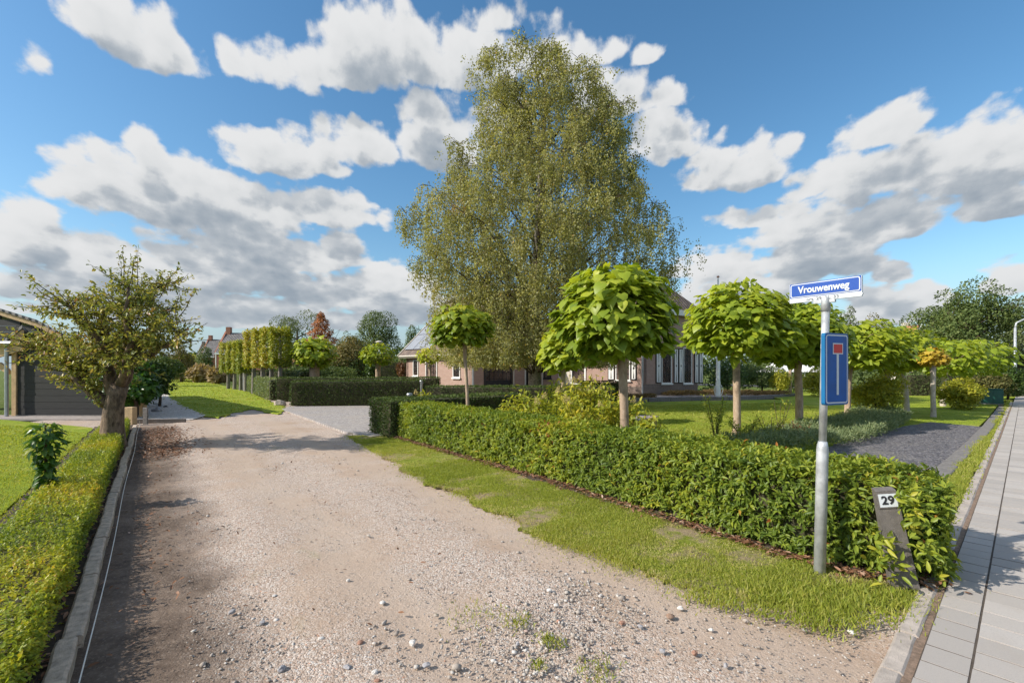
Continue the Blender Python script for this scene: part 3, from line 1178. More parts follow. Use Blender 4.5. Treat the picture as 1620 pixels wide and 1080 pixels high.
# edging of grey slabs between slate bed and verge
se = tag(link('slate_edging', None, None, Matrix.Translation(gp(1480, 760))), kind='structure')
pts = EDGE
for i in range(len(pts) - 1):
    a, b = pts[i], pts[i + 1]
    L = (b - a).length
    n = max(1, round(L / 1.0))
    for j in range(n):
        q = a + (b - a) * (j / n)
        vs, fs = wobble_box(L / n - .012, .22, .05, 300 + i * 20 + j, 3, .008)
        MB().add(vs, fs).build('edging_stone', CONC_D, se, frame(q + Vector((0, 0, .01)), (b - a)))

# ------------------------------------------------------------------ buildings
def isect(px, P, Q):
    """distance along the wall P-Q of the spot seen at column px"""
    t = (px - 810) / 720
    d = (Q - P).normalized()
    return (t * P.y - P.x) / (d.x - t * d.y), d


def wall_z(py, Y):
    return CAM_H + (585 - py) * Y / 720


def add_window(parent, M, u0, u1, z0, z1, cols, rows, fmat=WHITE, name='window', fw=.055, sill=True, dark=BLACKP):
    f = MB()
    f.box(u0, u0 + fw, -.05, .06, z0, z1, M); f.box(u1 - fw, u1, -.05, .06, z0, z1, M)
    f.box(u0 + fw, u1 - fw, -.05, .06, z0, z0 + fw, M); f.box(u0 + fw, u1 - fw, -.05, .06, z1 - fw, z1, M)
    w_ = f.build(name, fmat, parent)
    g = MB()
    g.box(u0 + fw, u1 - fw, .0, .02, z0 + fw, z1 - fw, M)
    g.build('pane', GLASS, w_)
    b = MB()
    for i in range(1, cols):
        x = u0 + fw + (u1 - u0 - 2 * fw) * i / cols
        b.box(x - .014, x + .014, -.02, .0, z0 + fw, z1 - fw, M)
    for i in range(1, rows):
        z = z0 + fw + (z1 - z0 - 2 * fw) * i / rows
        b.box(u0 + fw, u1 - fw, -.024, -.002, z - .014, z + .014, M)
    if b.v:
        b.build('glazing_bar', dark, w_)
    if sill:
        s_ = MB(); s_.box(u0 - .06, u1 + .06, -.11, -.051, z0 - .08, z0 + .01, M)
        s_.build('sill', fmat, w_)
    return w_


hA, hB, hE, hC, hD = (Vector(p) for p in ((-7.42, 32, 0), (-2.43, 27.3, 0), (1.64, 31.0, 0), (7.86, 27.2, 0), (12.1, 29.7, 0)))
house = thing('farmhouse', (0, 29, 0), 'long pink brick farmhouse with brown tiled roofs behind the birch', 'house')


def wall(parent, P, Q, z0, z1, mat, name='wall', gable=None):
    L = (Q - P).length
    M = frame(P, Q - P)
    vs = [(0, 0, z0), (L, 0, z0), (L, 0, z1), (0, 0, z1)]
    if gable:
        vs = [(0, 0, z0), (L, 0, z0), (L, 0, z1)] + [(u, 0, z) for u, z in gable] + [(0, 0, z1)]
    n = len(vs)
    back = [(x, .28, z) for x, y, z in vs]
    fs = [tuple(range(n)), tuple(range(2 * n - 1, n - 1, -1))] + [(i, i + n, (i + 1) % n + n, (i + 1) % n) for i in range(n)]
    MB().add(vs + back, fs).build(name, mat, parent, M)
    return M


def slab_roof(parent, a, b, c, d, mat, name='roof', th=.14):
    """sloping roof sheet; a,b eave, c,d ridge"""
    u = (b - a).normalized()
    up = ((d - a) - u * (d - a).dot(u)).normalized()
    n = u.cross(up)
    M = Matrix((u, up, n)).transposed().to_4x4(); M.translation = a
    Mi = M.inverted()
    q = [Mi @ p for p in (a, b, c, d)]
    vs = [(p.x, p.y, 0) for p in q] + [(p.x, p.y, -th) for p in q]
    fs = [(0, 1, 2, 3), (7, 6, 5, 4), (0, 4, 5, 1), (1, 5, 6, 2), (2, 6, 7, 3), (3, 7, 4, 0)]
    return MB().add(vs, fs).build(name, mat, parent, M), M


Z = Vector((0, 0, 1))
dAB = (hB - hA).normalized(); nAB = Vector((-dAB.y, dAB.x, 0))
dEC = (hC - hE).normalized(); nEC = Vector((-dEC.y, dEC.x, 0))
dCD = (hD - hC).normalized(); nCD = Vector((-dCD.y, dCD.x, 0))
W_AB = 8.6
M_AB = wall(house, hA, hB, 0, 2.72, BRICK)
dBE = nAB
M_BE = wall(house, hB + dAB * .02, hB + nAB * W_AB + dAB * .02, 0, 2.72, BRICK, gable=[(W_AB / 2, 6.9)])
wall(house, hA + nAB * W_AB - dAB * .02, hA - dAB * .02, 0, 2.72, BRICK, gable=[(W_AB / 2, 6.9)])
M_EC = wall(house, hE, hC, 0, 3.1, BRICK)
M_CD = wall(house, hC, hD, .75, 5.25, BRICK)
wall(house, hC - nCD * .02, hD - nCD * .02, 0, .748, PLINTH, 'plinth')
wall(house, hD + dCD * .02, hD + nCD * 9 + dCD * .02, 0, 5.25, BRICK)
wall(house, hC + nCD * 9 - dCD * .02, hC - dCD * .02, 0, 5.25, BRICK)
wall(house, hE - nEC * .02 + dEC * .3, hC - nEC * .02 - dEC * .02, 0, .6, PLINTH, 'plinth')
# roofs
e0 = hA - dAB * .35 - nAB * .4 + Z * 2.62
e1 = hB + dAB * .35 - nAB * .4 + Z * 2.62
r0 = hA - dAB * .35 + nAB * W_AB / 2 + Z * 7.05
r1 = hB + dAB * .35 + nAB * W_AB / 2 + Z * 7.05
rf, MR = slab_roof(house, e0, e1, r1, r0, ROOF_BR)
slab_roof(house, hB + dAB * .35 + nAB * (W_AB + .4) + Z * 2.62, hA - dAB * .35 + nAB * (W_AB + .4) + Z * 2.62, r0, r1, ROOF_BR)
# six solar panels near the eave
for i in range(3):
    for j in range(2):
        m = MB(); m.box(.25 + i * 1.08, .25 + i * 1.08 + 1.03, .5 + j * 1.62, .5 + j * 1.62 + 1.57, .06, .10, MR)
        m.build('solar_panel', SOLAR, rf)
m = MB(); m.box(-.02, (e1 - e0).length, -.10, .04, -.2, -.02, MR); m.build('gutter', CREAM, rf)
m = MB(); m.box(-.07, -.003, -.1, (r0 - e0).length, -.2, .05, MR); m.build('barge_board', CREAM, rf)
f0 = hE - nEC * .35 + Z * 3.0; f1 = hC - nEC * .35 + Z * 3.0
slab_roof(house, f0 - dEC * .2, f1, f1 + nEC * 5 + Z * 4.3, f0 + nEC * 5 + Z * 4.3 - dEC * .2, ROOF_BR)
ov = .3
c0, c1 = hC - dCD * ov - nCD * ov + Z * 5.35, hD + dCD * ov - nCD * ov + Z * 5.35
c2, c3 = hD + dCD * ov + nCD * 9.3 + Z * 5.35, hC - dCD * ov + nCD * 9.3 + Z * 5.35
mid = (c0 + c1) / 2
ra = mid + nCD * 2.6 + Z * 3.0; rb = (c2 + c3) / 2 - nCD * 2.6 + Z * 3.0
slab_roof(house, c0, c1, ra, ra, ROOF_BR)
slab_roof(house, c1, c2, rb, ra, ROOF_BR)
slab_roof(house, c2, c3, rb, rb, ROOF_BR)
slab_roof(house, c3, c0, ra, rb, ROOF_BR)
m = MB()
Mf = frame(c0, c1 - c0)
m.box(-.06, (c1 - c0).length + .06, -.09, .0, -.36, -.02, Mf)
m.build('fascia', WHITE, house)
m = MB(); m.box(0, .0 + 9.5, -.0, .09, -.36, -.02, frame(c1 + dCD * .06, nCD)); m.build('fascia', WHITE, house)
# windows of the lit left wing
for a, b, y0, y1, cc in ((654, 662, 594.5, 569.5, 2), (674, 692, 600, 568, 3), (717, 728.5, 597, 567, 2)):
    u0, _ = isect(a, hA, hB); u1, _ = isect(b, hA, hB)
    Y = (hA + dAB * u0).y
    add_window(house, M_AB, u0, u1, wall_z(y0, Y), wall_z(y1, Y), cc, 3)
# barn doors in the shaded gable
Bq = hB + nAB * W_AB
u0, _ = isect(765, hB, Bq); u1, _ = isect(809, hB, Bq)
dr = add_window(house, M_BE, u0, u1, .05, 2.45, 6, 5, BLACKP, 'barn_door', .12, False, PLANK)
m = MB(); m.box(u0 + .14, u1 - .14, -.03, -.002, .17, .95, M_BE); m.build('door_panel', PLANK, dr)
u2, _ = isect(831, hB, Bq); u3, _ = isect(839, hB, Bq)
m = MB(); m.box(u2, u3, -.04, .0, .05, 2.3, M_BE); d2 = m.build('door', BLACKP, house)
m = MB(); m.box(u2 - .09, u2, -.05, .0, .05, 2.36, M_BE); m.build('door_frame', WHITE, d2)
# drain pipes
for px, P, Q, hh in ((747, hB, Bq, 2.6), (811, hB, Bq, 2.6), (859, hE, hC, 3.0), (1017, hE, hC, 3.0)):
    u, d = isect(px, P, Q)
    n = Vector((-d.y, d.x, 0))
    q = P + d * u - n * .09
    MB().cyl(q, q + Z * hh, .055, n=10).build('downpipe', CREAM if px in (811, 859) else ZINC, house)
# openings of the middle wall
u0, _ = isect(861, hE, hC); u1, _ = isect(872, hE, hC)
add_window(house, M_EC, u0, u1, 1.05, 2.25, 2, 3, BLACKP)
u0, _ = isect(884, hE, hC); u1, _ = isect(902, hE, hC)
m = MB(); m.box(u0, u1, -.05, -.0, .62, 2.4, M_EC); m.build('panel', CREAM, house)
u0, _ = isect(903, hE, hC); u1, _ = isect(927, hE, hC)
add_window(house, M_EC, u0, u1, .65, 2.5, 2, 2, WHITE, 'garden_door', .1, False)


def shutter(parent, M, u0, u1, z0, z1):
    m = MB(); m.box(u0, u1, -.05, -.005, z0, z1, M)
    s_ = m.build('shutter', BLACKP, parent)
    m = MB(); m.box(u0 + .05, u1 - .05, -.065, -.05, z0 + .06, z1 - .06, M); m.build('shutter_panel', WHITE, s_)
    c, w_ = (u0 + u1) / 2, (u1 - u0) / 2 - .075
    zc = (z0 + z1) / 2
    h = (z1 - z0) / 2 - .1
    m = MB()
    for sg in (-1, 1):
        m.add([M @ Vector(p) for p in ((c, -.069, zc + sg * .03), (c - .035, -.069, zc + sg * h), (c + .035, -.069, zc + sg * h), (c, -.0655, zc + sg * .03), (c - .035, -.0655, zc + sg * h), (c + .035, -.0655, zc + sg * h))],
              [(0, 1, 2), (3, 5, 4), (0, 3, 4, 1), (1, 4, 5, 2), (2, 5, 3, 0)])
    m.add([M @ Vector(p) for p in ((c - .06, -.069, zc), (c, -.069, zc + .1), (c + .06, -.069, zc), (c, -.069, zc - .1), (c - .06, -.0655, zc), (c, -.0655, zc + .1), (c + .06, -.0655, zc), (c, -.0655, zc - .1))],
          [(0, 1, 2, 3), (7, 6, 5, 4), (0, 4, 5, 1), (1, 5, 6, 2), (2, 6, 7, 3), (3, 7, 4, 0)])
    m.build('shutter_pattern', BLACKP, s_)


def bank(P, Q, M, items, y0, y1):
    for kind, a, b in items:
        u0, d = isect(a, P, Q); u1, _ = isect(b, P, Q)
        Y = (P + d * u0).y
        z0, z1 = wall_z(y0, Y), wall_z(y1, Y)
        if kind == 's':
            shutter(house, M, u0, u1, z0, z1)
        else:
            add_window(house, M, u0, u1, z0 - .02, z1 + .05, 2, 4)


bank(hE, hC, M_EC, [('s', 962, 972.5), ('w', 974, 997), ('s', 998.5, 1007)], 601, 564)
bank(hC, hD, M_CD, [('s', 1037, 1045), ('w', 1046, 1062), ('s', 1065.5, 1072), ('s', 1073, 1079.5), ('w', 1080.5, 1094), ('s', 1098, 1104.2), ('s', 1105, 1111)], 606, 551)

wr = thing('berry_wreath', hB + nAB * 4.2 - dAB * -.08 + Z * 2.1, 'red berry wreath hanging on the shaded brick wall', 'wreath')
u, _ = isect(822, hB, Bq)
wc = M_BE @ Vector((u, -.06, 1.95))
pts = [wc + nAB * (.2 * math.cos(a)) + Z * (.2 * math.sin(a)) for a in np.linspace(0, 2 * math.pi, 15)]
MB().tube(pts, [.075] * 15, 7, False, .25).build('ring', REDWR, wr)
m = MB(); m.tube([wc + Z * .12, wc + Z * .3, wc + Z * .42], [.03, .11, .03], 7, True, .2); m.build('bow', REDWR, wr)

# the black barn on the left
bP, bQ = Vector((-19.5, 15.6, 0)), Vector((-12.75, 15.6, 0))
barn = thing('barn', (-14, 15.6, 0), 'black boarded barn with pale wood trim behind the old fruit tree', 'barn')
xl = (20 - 810) / 720 * 15.6
for i in range(11):
    z0 = .06 + i * .222
    m = MB(); m.box(xl + .16, bQ.x, 15.6 + random.uniform(0, .006), 15.63, z0, z0 + .214)
    m.add([], [])
    b_ = m.build('board', PLANK, barn)
m = MB(); m.box(xl + .15, bQ.x - .01, 15.635, 15.75, 0, 2.5); m.build('wall', BLACKP, barn)
m = MB(); m.box(xl + .15, bQ.x + .02, 15.55, 15.66, .0, .055); m.build('sill_plate', CONC_D, barn)
m = MB(); m.box(xl, xl + .148, 15.56, 15.72, 0, 2.3); m.build('corner_post', WOOD, barn)
m = MB(); m.box(xl - 3.0, bQ.x + .02, 15.56, 15.72, 2.31, 2.48); m.build('beam', WOOD, barn)
m = MB(); m.box(bQ.x - .002, bQ.x + .12, 15.56, 15.76, 0, 2.305); m.build('corner_post', WOOD, barn)
BK = Vector((-.70, .714, 0))
m = MB(); m.box(0, 15.0, -.04, .04, 0, 3.0, frame((bQ.x + .02, 15.80, 0), BK)); m.build('side_wall', BLACKP, barn)
px12 = (12 - 810) / 720 * 15.45
m = MB(); m.cyl((px12, 15.42, .0), (px12, 15.42, 2.42), .055, n=12); dp = m.build('downpipe', ZINC, barn)
m = MB()
for z in (.62, 1.32): m.cyl((px12, 15.42, z), (px12, 15.42, z + .035), .066, n=12)
m.build('pipe_clip', ZINC, dp)
m = MB(); m.tube([(px12 - 4, 15.36, 2.5), (px12 + .25, 15.36, 2.5)], [.075, .075], 8); m.build('gutter', ZINC, barn)
# low roof of the porch and the higher gable behind
def prism(parent, name, mat, tri, y0, y1):
    n = len(tri)
    back = 0 if y1 - y0 < 1 else (y0 - y1) * .98
    vs = [(x, y0, z) for x, z in tri] + [(x + back, y1, z) for x, z in tri]
    fs = [tuple(range(n)), tuple(range(2 * n - 1, n - 1, -1))] + [(i, i + n, (i + 1) % n + n, (i + 1) % n) for i in range(n)]
    return MB().add(vs, fs).build(name, mat, parent)
def zx(px, py, Y): return ((px - 810) / 720 * Y, CAM_H + (585 - py) * Y / 720)
prism(barn, 'porch_rake', WOOD, [zx(-60, 582, 15.5), zx(-2, 555, 15.5), zx(36, 522, 15.5), zx(36, 554, 15.5), zx(30, 556, 15.5)], 15.45, 15.54)
prism(barn, 'porch_roof', ROOF_GR, [zx(-64, 578, 15.5), zx(-4, 551, 15.5), zx(40, 514, 15.5), zx(40, 519, 15.5), zx(-2, 554, 15.5)], 15.40, 19)
gab = [zx(-420, 562, 18), zx(150, 562, 18), zx(60, 514, 18), zx(-135, 455, 18)]
for i in range(12):
    zb = 2.15 + i * .24
    def xr(z):
        x0, z0 = gab[1]; x1, z1 = gab[2]; x2, z2 = gab[3]
        if z < z1: return x0 + (x1 - x0) * (z - z0) / (z1 - z0)
        return x1 + (x2 - x1) * (z - z1) / (z2 - z1)
    if zb + .23 > gab[3][1]: break
    m = MB(); m.box(gab[0][0] + 3, xr(zb + .23), 17.98 + random.uniform(0, .01), 18.03, zb, zb + .232); m.build('board', PLANK, barn)
prism(barn, 'rake_board', WOOD, [zx(-135, 448, 17.9), zx(62, 509, 17.9), zx(160, 560, 17.9), zx(160, 566, 17.9), zx(60, 517, 17.9), zx(-135, 456, 17.9)], 17.86, 17.95)
prism(barn, 'roof', ROOF_GR, [zx(-135, 445, 17.9), zx(62, 506, 17.9), zx(164, 559, 17.9), zx(164, 562, 17.9), zx(62, 510, 17.9), zx(-135, 449, 17.9)], 17.80, 24)
prism(barn, 'wood_brace', WOOD, [zx(-30, 575, 15.6), zx(0, 573, 15.6), zx(14, 584, 15.6), zx(14, 592, 15.6), zx(-2, 583, 15.6), zx(-30, 583, 15.6)], 15.58, 15.66)

# houses far down the lane
def far_house(name, P, dirv, L, Wd, eave, ridge, wmat, rmat, label, win=()):
    h = thing(name, P, label, 'house', None)
    u = Vector(dirv).normalized(); n = Vector((-u.y, u.x, 0))
    M1 = wall(h, P, P + u * L, 0, eave, wmat)
    wall(h, P + n * Wd, P, 0, eave, wmat, gable=[(Wd / 2, ridge + .25)])
    wall(h, P + u * L, P + u * L + n * Wd, 0, eave, wmat, gable=[(Wd / 2, ridge + .25)])
    a, b = P - n * .3 + Z * (eave - .15) + u * .2, P + u * (L - .2) - n * .3 + Z * (eave - .15)
    c, d = P + u * (L - .2) + n * Wd / 2 + Z * ridge, P + u * .2 + n * Wd / 2 + Z * ridge
    rf, _ = slab_roof(h, a, b, c, d, rmat, th=.25)
    slab_roof(h, P + u * (L - .2) + n * (Wd + .3) + Z * (eave - .15), P + u * .2 + n * (Wd + .3) + Z * (eave - .15), d, c, rmat, th=.25)
    m = MB(); m.box(.2, L - .2, -.42, -.30, eave - .35, eave - .1, frame(P, u)); m.build('gutter', WHITE, h)
    m = MB(); m.box(.28, 1.0, Wd / 2 - .4, Wd / 2 + .4, ridge - .6, ridge + 1.0, frame(P, u)); m.build('chimney', wmat, rf)
    m = MB(); m.cyl(P + u * .35 - n * .2, P + u * .35 - n * .2 + Z * eave, .09, n=8); m.build('downpipe', WHITE, h)
    for u0, u1, z0, z1 in win:
        add_window(h, M1, u0, u1, z0, z1, 2, 2, WHITE, fw=.14)
    return h


P1 = Vector(((339 - 810) / 720 * 78, 78, 0))
far_house('brick_house', P1, (1, .16, 0), 10.5, 8.0, 4.6, 8.3, BRICK_RED, ROOF_GR, 'red brick house with grey tiled roof at the end of the lane', [(1.0, 2.2, 1.1, 2.9), (4.2, 5.6, 1.1, 2.9), (7.4, 8.8, 1.1, 2.9)])
P2 = Vector(((316 - 810) / 720 * 112, 112, 0))
far_house('brick_house', P2, (1, .16, 0), 8.0, 8.0, 5.0, 9.4, BRICK_RED, ROOF_GR, 'second brick house half hidden beyond the nearer red brick house', [(1.0, 2.4, 1.1, 2.9), (4.2, 5.6, 5.2, 6.2)])
P3 = Vector(((308 - 810) / 720 * 140, 140, 0))
far_house('grey_house', P3, (1, .16, 0), 7.0, 8.0, 5.0, 9.6, PLINTH, ROOF_GR, 'grey house farthest down the lane showing only its roof', [(1.0, 2.4, 1.1, 2.9)])
P4 = Vector(((1452 - 810) / 720 * 62, 62, 0))
far_house('red_roof_house', P4, (1, -.25, 0), 9.0, 8.0, 3.4, 7.4, CREAM, ROOF_OR, 'house with orange tiled roof behind the big dark trees', [(1.0, 2.4, 1.0, 2.4)])
# white gabled dormer house
P5 = Vector(((1434 - 810) / 720 * 60, 59, 0))
wg = thing('gabled_house', P5, 'small white trimmed gable peeping over the clipped trees', 'house')
M5 = wall(wg, P5, P5 + Vector((2.3, 0, 0)), 0, 5.6, PLINTH, gable=[(1.15, 7.1)])
for sgn in (0, 1):
    a = P5 + Vector((-.2 if sgn == 0 else 2.5, -.1, 5.4)); b = P5 + Vector((1.15, -.1, 7.3))
    m = MB(); m.add([a, b, b + Z * .22, a + Z * .22, a + Vector((0, .3, 0)), b + Vector((0, .3, 0)), b + Vector((0, .3, .22)), a + Vector((0, .3, .22))],
                    [(0, 1, 2, 3), (7, 6, 5, 4), (0, 4, 5, 1), (1, 5, 6, 2), (2, 6, 7, 3), (3, 7, 4, 0)])
    m.build('barge_board', WHITE, wg)
    m = MB(); m.add([a + Vector((0, .31, .2)), b + Vector((0, .31, .2)), b + Vector((0, 7, .2)), a + Vector((0, 7, .2)), a + Vector((0, .31, .05)), b + Vector((0, .31, .05)), b + Vector((0, 7, .05)), a + Vector((0, 7, .05))],
                    [(0, 1, 2, 3), (7, 6, 5, 4), (0, 4, 5, 1), (1, 5, 6, 2), (2, 6, 7, 3), (3, 7, 4, 0)])
    m.build('roof', ROOF_OR, wg)
add_window(wg, M5, .75, 1.55, 5.0, 6.1, 1, 1, WHITE, fw=.1)
# white tent-like awning across the lawn
tent = thing('white_pavilion', (24, 44, 0), 'white pavilion roof seen between the trunks beyond the lawn', 'tent')
for i, (a, b) in enumerate(((1222, 1262), (1262, 1300))):
    x0, x1 = (a - 810) / 720 * 44, (b - 810) / 720 * 44
    m = MB(); m.add([(x0, 43, 1.4), (x1, 43, 1.4), (x1, 47, 1.4), (x0, 47, 1.4), ((x0 + x1) / 2, 45, 2.6)], [(0, 1, 4), (1, 2, 4), (2, 3, 4), (3, 0, 4), (3, 2, 1, 0)])
    m.build('canopy', WHITE, tent)
    m = MB()
    for x in (x0 + .1, x1 - .1):
        for y in (43.1, 46.9): m.cyl((x, y, 0), (x, y, 1.4), .05, n=6)
    m.build('tent_frame', WHITE, tent)

# ------------------------------------------------------------------ trees
def branchy(mb, p0, d, L, r0, depth, bend=.25, up=.15, n=6, out=None, split=(2, 3), sides=6):
    """a limb that forks; tips are gathered in out"""
    pts, rad = [Vector(p0)], [r0]
    d = Vector(d).normalized()
    k = 5
    for i in range(k):
        d = (d + Vector((random.uniform(-bend, bend), random.uniform(-bend, bend), random.uniform(-bend, bend) + up)) * .5).normalized()
        pts.append(pts[-1] + d * L / k)
        rad.append(r0 * (1 - .55 * (i + 1) / k))
    mb.tube(pts, rad, sides, True, .06)
    if out is not None:
        out.append((pts[-1], d, depth)); out.append((pts[3], d, depth))
    if depth > 0:
        for _ in range(random.randint(*split)):
            j = random.choice((3, 4, 5))
            dd = (d + Vector(rnd_dirs(1)[0]) * .75).normalized()
            branchy(mb, pts[j], dd, L * random.uniform(.55, .8), rad[j] * .75, depth - 1, bend, up, n, out, split, max(4, sides - 1))


def lump_leaves(n, c, rx, ry, rz, lumps, lump_r, seed=0, flat=.0, low=-.9):
    """leaf seats on the skin of many clumps that make up an uneven crown"""
    C = rnd_dirs(lumps)
    C = C[C[:, 2] > low]
    rr = rng.uniform(.30, 1.0, len(C)) ** .55
    C = C * rr[:, None]
    size = rng.lognormal(-.12, .38, len(C)) * lump_r * (1.15 - .35 * rr)
    wt = size ** 2
    idx = rng.choice(len(C), n, p=wt / wt.sum())
    dd = rnd_dirs(n)
    dd[:, 2] += .15
    dd = unit(dd)
    q = C[idx] + dd * (size[idx] * rng.uniform(.55, 1.0, n) ** .5)[:, None]
    P = q * np.array([rx, ry, rz]) + np.array(c)
    outw = unit(dd + .5 * C[idx])
    return P, outw, idx


def leafy(name, mat, parent, P, outw, L, Wd, T, droop=.4, tintb=None, spread=.8, kind='stuff'):
    n = len(P)
    A = unit(outw * .6 + rnd_dirs(n) * spread + np.array([0, 0, -droop]))
    Nn = unit(outw + np.array([0, 0, .9]) + rnd_dirs(n) * .5)
    t = np.clip(rng.beta(2, 2.2, n) * .75 + (tintb if tintb is not None else .1), 0, 1)
    Ls = L * rng.uniform(.7, 1.25, n)
    return leaves(name, P, A, Nn, Ls, Ls * Wd / L, T, t, mat, parent, kind)


# ---- globe catalpas
def catalpa(X, Y, cz, rx, rz, dz_trunk, tr, label, mat=CATALPA, n=1900, lsize=.2, parts=0, cx=0.0, seed=0, group='globe catalpas in the garden', yel=0.0, name='catalpa_tree', bark=None):
    t = thing(name, (X, Y, 0), label, 'tree', group)
    mb = MB()
    top = cz - rz * .45
    lean = Vector((cx * .5, 0, 0))
    prof = [0, .04, .15, .45, .8, 1.0]
    pts = [Vector((X, Y, -.05)) + lean * (p ** 2) + Vector((random.uniform(-.015, .015), random.uniform(-.015, .015), 0)) + Z * (top + .05) * p for p in prof]
    mb.tube(pts, [tr * 1.35, tr * 1.12, tr, tr * .93, tr * .95, tr * 1.25], 12, True, .05)
    mb.build('trunk', bark or BARK_CAT, t, smooth=True)
    tips = []
    mb = MB()
    for k in range(9):
        a = k * 2.4
        branchy(mb, pts[-1] - Z * .05, (math.cos(a), math.sin(a), random.uniform(.15, .9)), rx * .62, tr * .36, 1, .3, .1, out=tips, sides=5)
    mb.build('limbs', BARK_CAT, t, smooth=True).name = 'branch'
    # foliage: shells of big leaves hanging like shingles
    c = np.array([X + cx, Y, cz])
    rx, rz = rx * .93, rz * .93
    d = rnd_dirs(n * 2)
    keep = (d[:, 2] > -.80) | (rng.uniform(size=len(d)) < .25)
    d = d[keep][:n]
    n = len(d)
    rad = np.clip(1 + .21 * wob3(d, 3.6, X * 3 + Y) + .07 * wob3(d, 9.0, Y) + rng.normal(0, .06, n), .66, 1.28)
    shell = rng.choice([1.0, .88, .72, .5], n, p=[.50, .27, .15, .08])
    el = d[:, 2]
    prof_r = np.where(el > 0, 1.0, 1.0 - .22 * el ** 2)
    P = d * np.array([rx, rx, rz])[None, :] * (rad * shell * prof_r)[:, None]
    P += c
    hor = unit(np.column_stack([d[:, 0], d[:, 1], np.zeros(n)]) + rnd_dirs(n) * .35)
    dip = np.where(rng.uniform(size=n) < .35, rng.uniform(.5, 1.3, n), rng.uniform(-.05, .6, n))
    A = unit(hor + np.array([0, 0, -1.0]) * (dip * (1.05 - .4 * np.clip(el, 0, 1)))[:, None] + rnd_dirs(n) * .30)
    Nn = unit(d * .70 + np.array([0, 0, .9]) + rnd_dirs(n) * .42)
    L = lsize * rng.uniform(.6, 1.3, n)
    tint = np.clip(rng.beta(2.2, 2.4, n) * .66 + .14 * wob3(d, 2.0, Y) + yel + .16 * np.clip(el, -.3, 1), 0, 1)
    P = P - A * (L * .35)[:, None]
    hole = (wob3(d, 5.5, X + 2 * Y) > .42) & (shell > .8) & (rng.uniform(size=n) < .72)
    kp_ = ~hole
    P, A, Nn, L, tint, d, shell = P[kp_], A[kp_], Nn[kp_], L[kp_], tint[kp_], d[kp_], shell[kp_]
    n = len(P)
    if parts:
        near = P[:, 1] - .3 * (P[:, 2] - cz)
        order = np.argsort(near - shell * 3.0)
        pi, ri = order[:parts], order[parts:]
        leaf_parts('leaf', P[pi], A[pi], Nn[pi], L[pi], L[pi] * .95, T_HEART, tint[pi], mat, t)
    else:
        ri = np.arange(n)
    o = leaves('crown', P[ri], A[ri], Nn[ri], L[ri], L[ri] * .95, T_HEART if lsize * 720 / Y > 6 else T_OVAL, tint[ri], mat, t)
    return t


catalpa(2.0, 8.0, 2.47, 1.02, .94, 0, .082, 'largest globe catalpa with a pale trunk just behind the laurel hedge', n=3000, parts=300, cx=-.20, lsize=.175)
catalpa(5.42, 11.0, 2.62, 1.25, .97, 0, .088, 'globe catalpa beside the white flagpole and right of the largest one', n=2900, parts=300, yel=.10, cx=.05, lsize=.175)
catalpa(7.7, 12.2, 2.42, 1.22, .98, 0, .095, 'darker globe catalpa just left of the blue road sign', n=2700, parts=200, yel=-.06, cx=-.05, lsize=.175)
catalpa(10.9, 14.8, 2.28, 1.38, .88, 0, .088, 'globe catalpa half hidden by the blue road sign', n=2700, yel=.14, cx=.25, lsize=.175)
catalpa(13.7, 16.7, 2.22, 1.46, .92, 0, .09, 'broad flat catalpa rising over the yellow bush', n=2800, yel=.13, cx=.2, lsize=.175)
catalpa(15.0, 17.3, 2.25, .85, .7, 0, .092, 'catalpa with thick pale trunk at the tip of the sage border', n=800, yel=.06, cx=-.55, bark=BARK_PALE)
catalpa(14.15, 15.3, 1.98, .44, .36, 0, .075, 'small amber catalpa with a stout white trunk on the lawn', CATALPA_D, n=520, lsize=.13, bark=BARK_PALE)
catalpa(18.85, 19.9, 2.05, 1.45, .92, 0, .10, 'flat catalpa behind the small amber one on the lawn', n=1000, yel=.02, cx=.2, bark=BARK_PALE)
catalpa(20.8, 21.2, 2.05, 1.65, 1.0, 0, .09, 'last catalpa of the row before the green cabinet', n=1100, yel=.0, cx=.55)
catalpa(-1.07, 11.0, 2.60, .76, .56, 0, .045, 'young yellowing catalpa on a thin trunk behind the laurel hedge', CATALPA_Y, n=1150, lsize=.155, parts=200, cx=-.16)
catalpa(1.45, 13.0, 2.15, .66, .72, 0, .075, 'catalpa tucked behind the left side of the largest one', n=700, yel=.2, lsize=.22)
catalpa(-11.8, 27.2, 2.55, 1.28, 1.05, 0, .30, 'green globe catalpa on a thick trunk beyond the clipped yew hedges', n=900, yel=.08, lsize=.26)
catalpa(-9.7, 33.0, 2.62, 1.18, .92, 0, .20, 'bright globe catalpa beyond the yew hedges below the park lantern', CATALPA_Y, n=700, lsize=.26)
catalpa(-4.5, 25.0, 2.35, .74, .50, 0, .085, 'small globe catalpa in front of the farmhouse windows', n=420, yel=.28, lsize=.2)


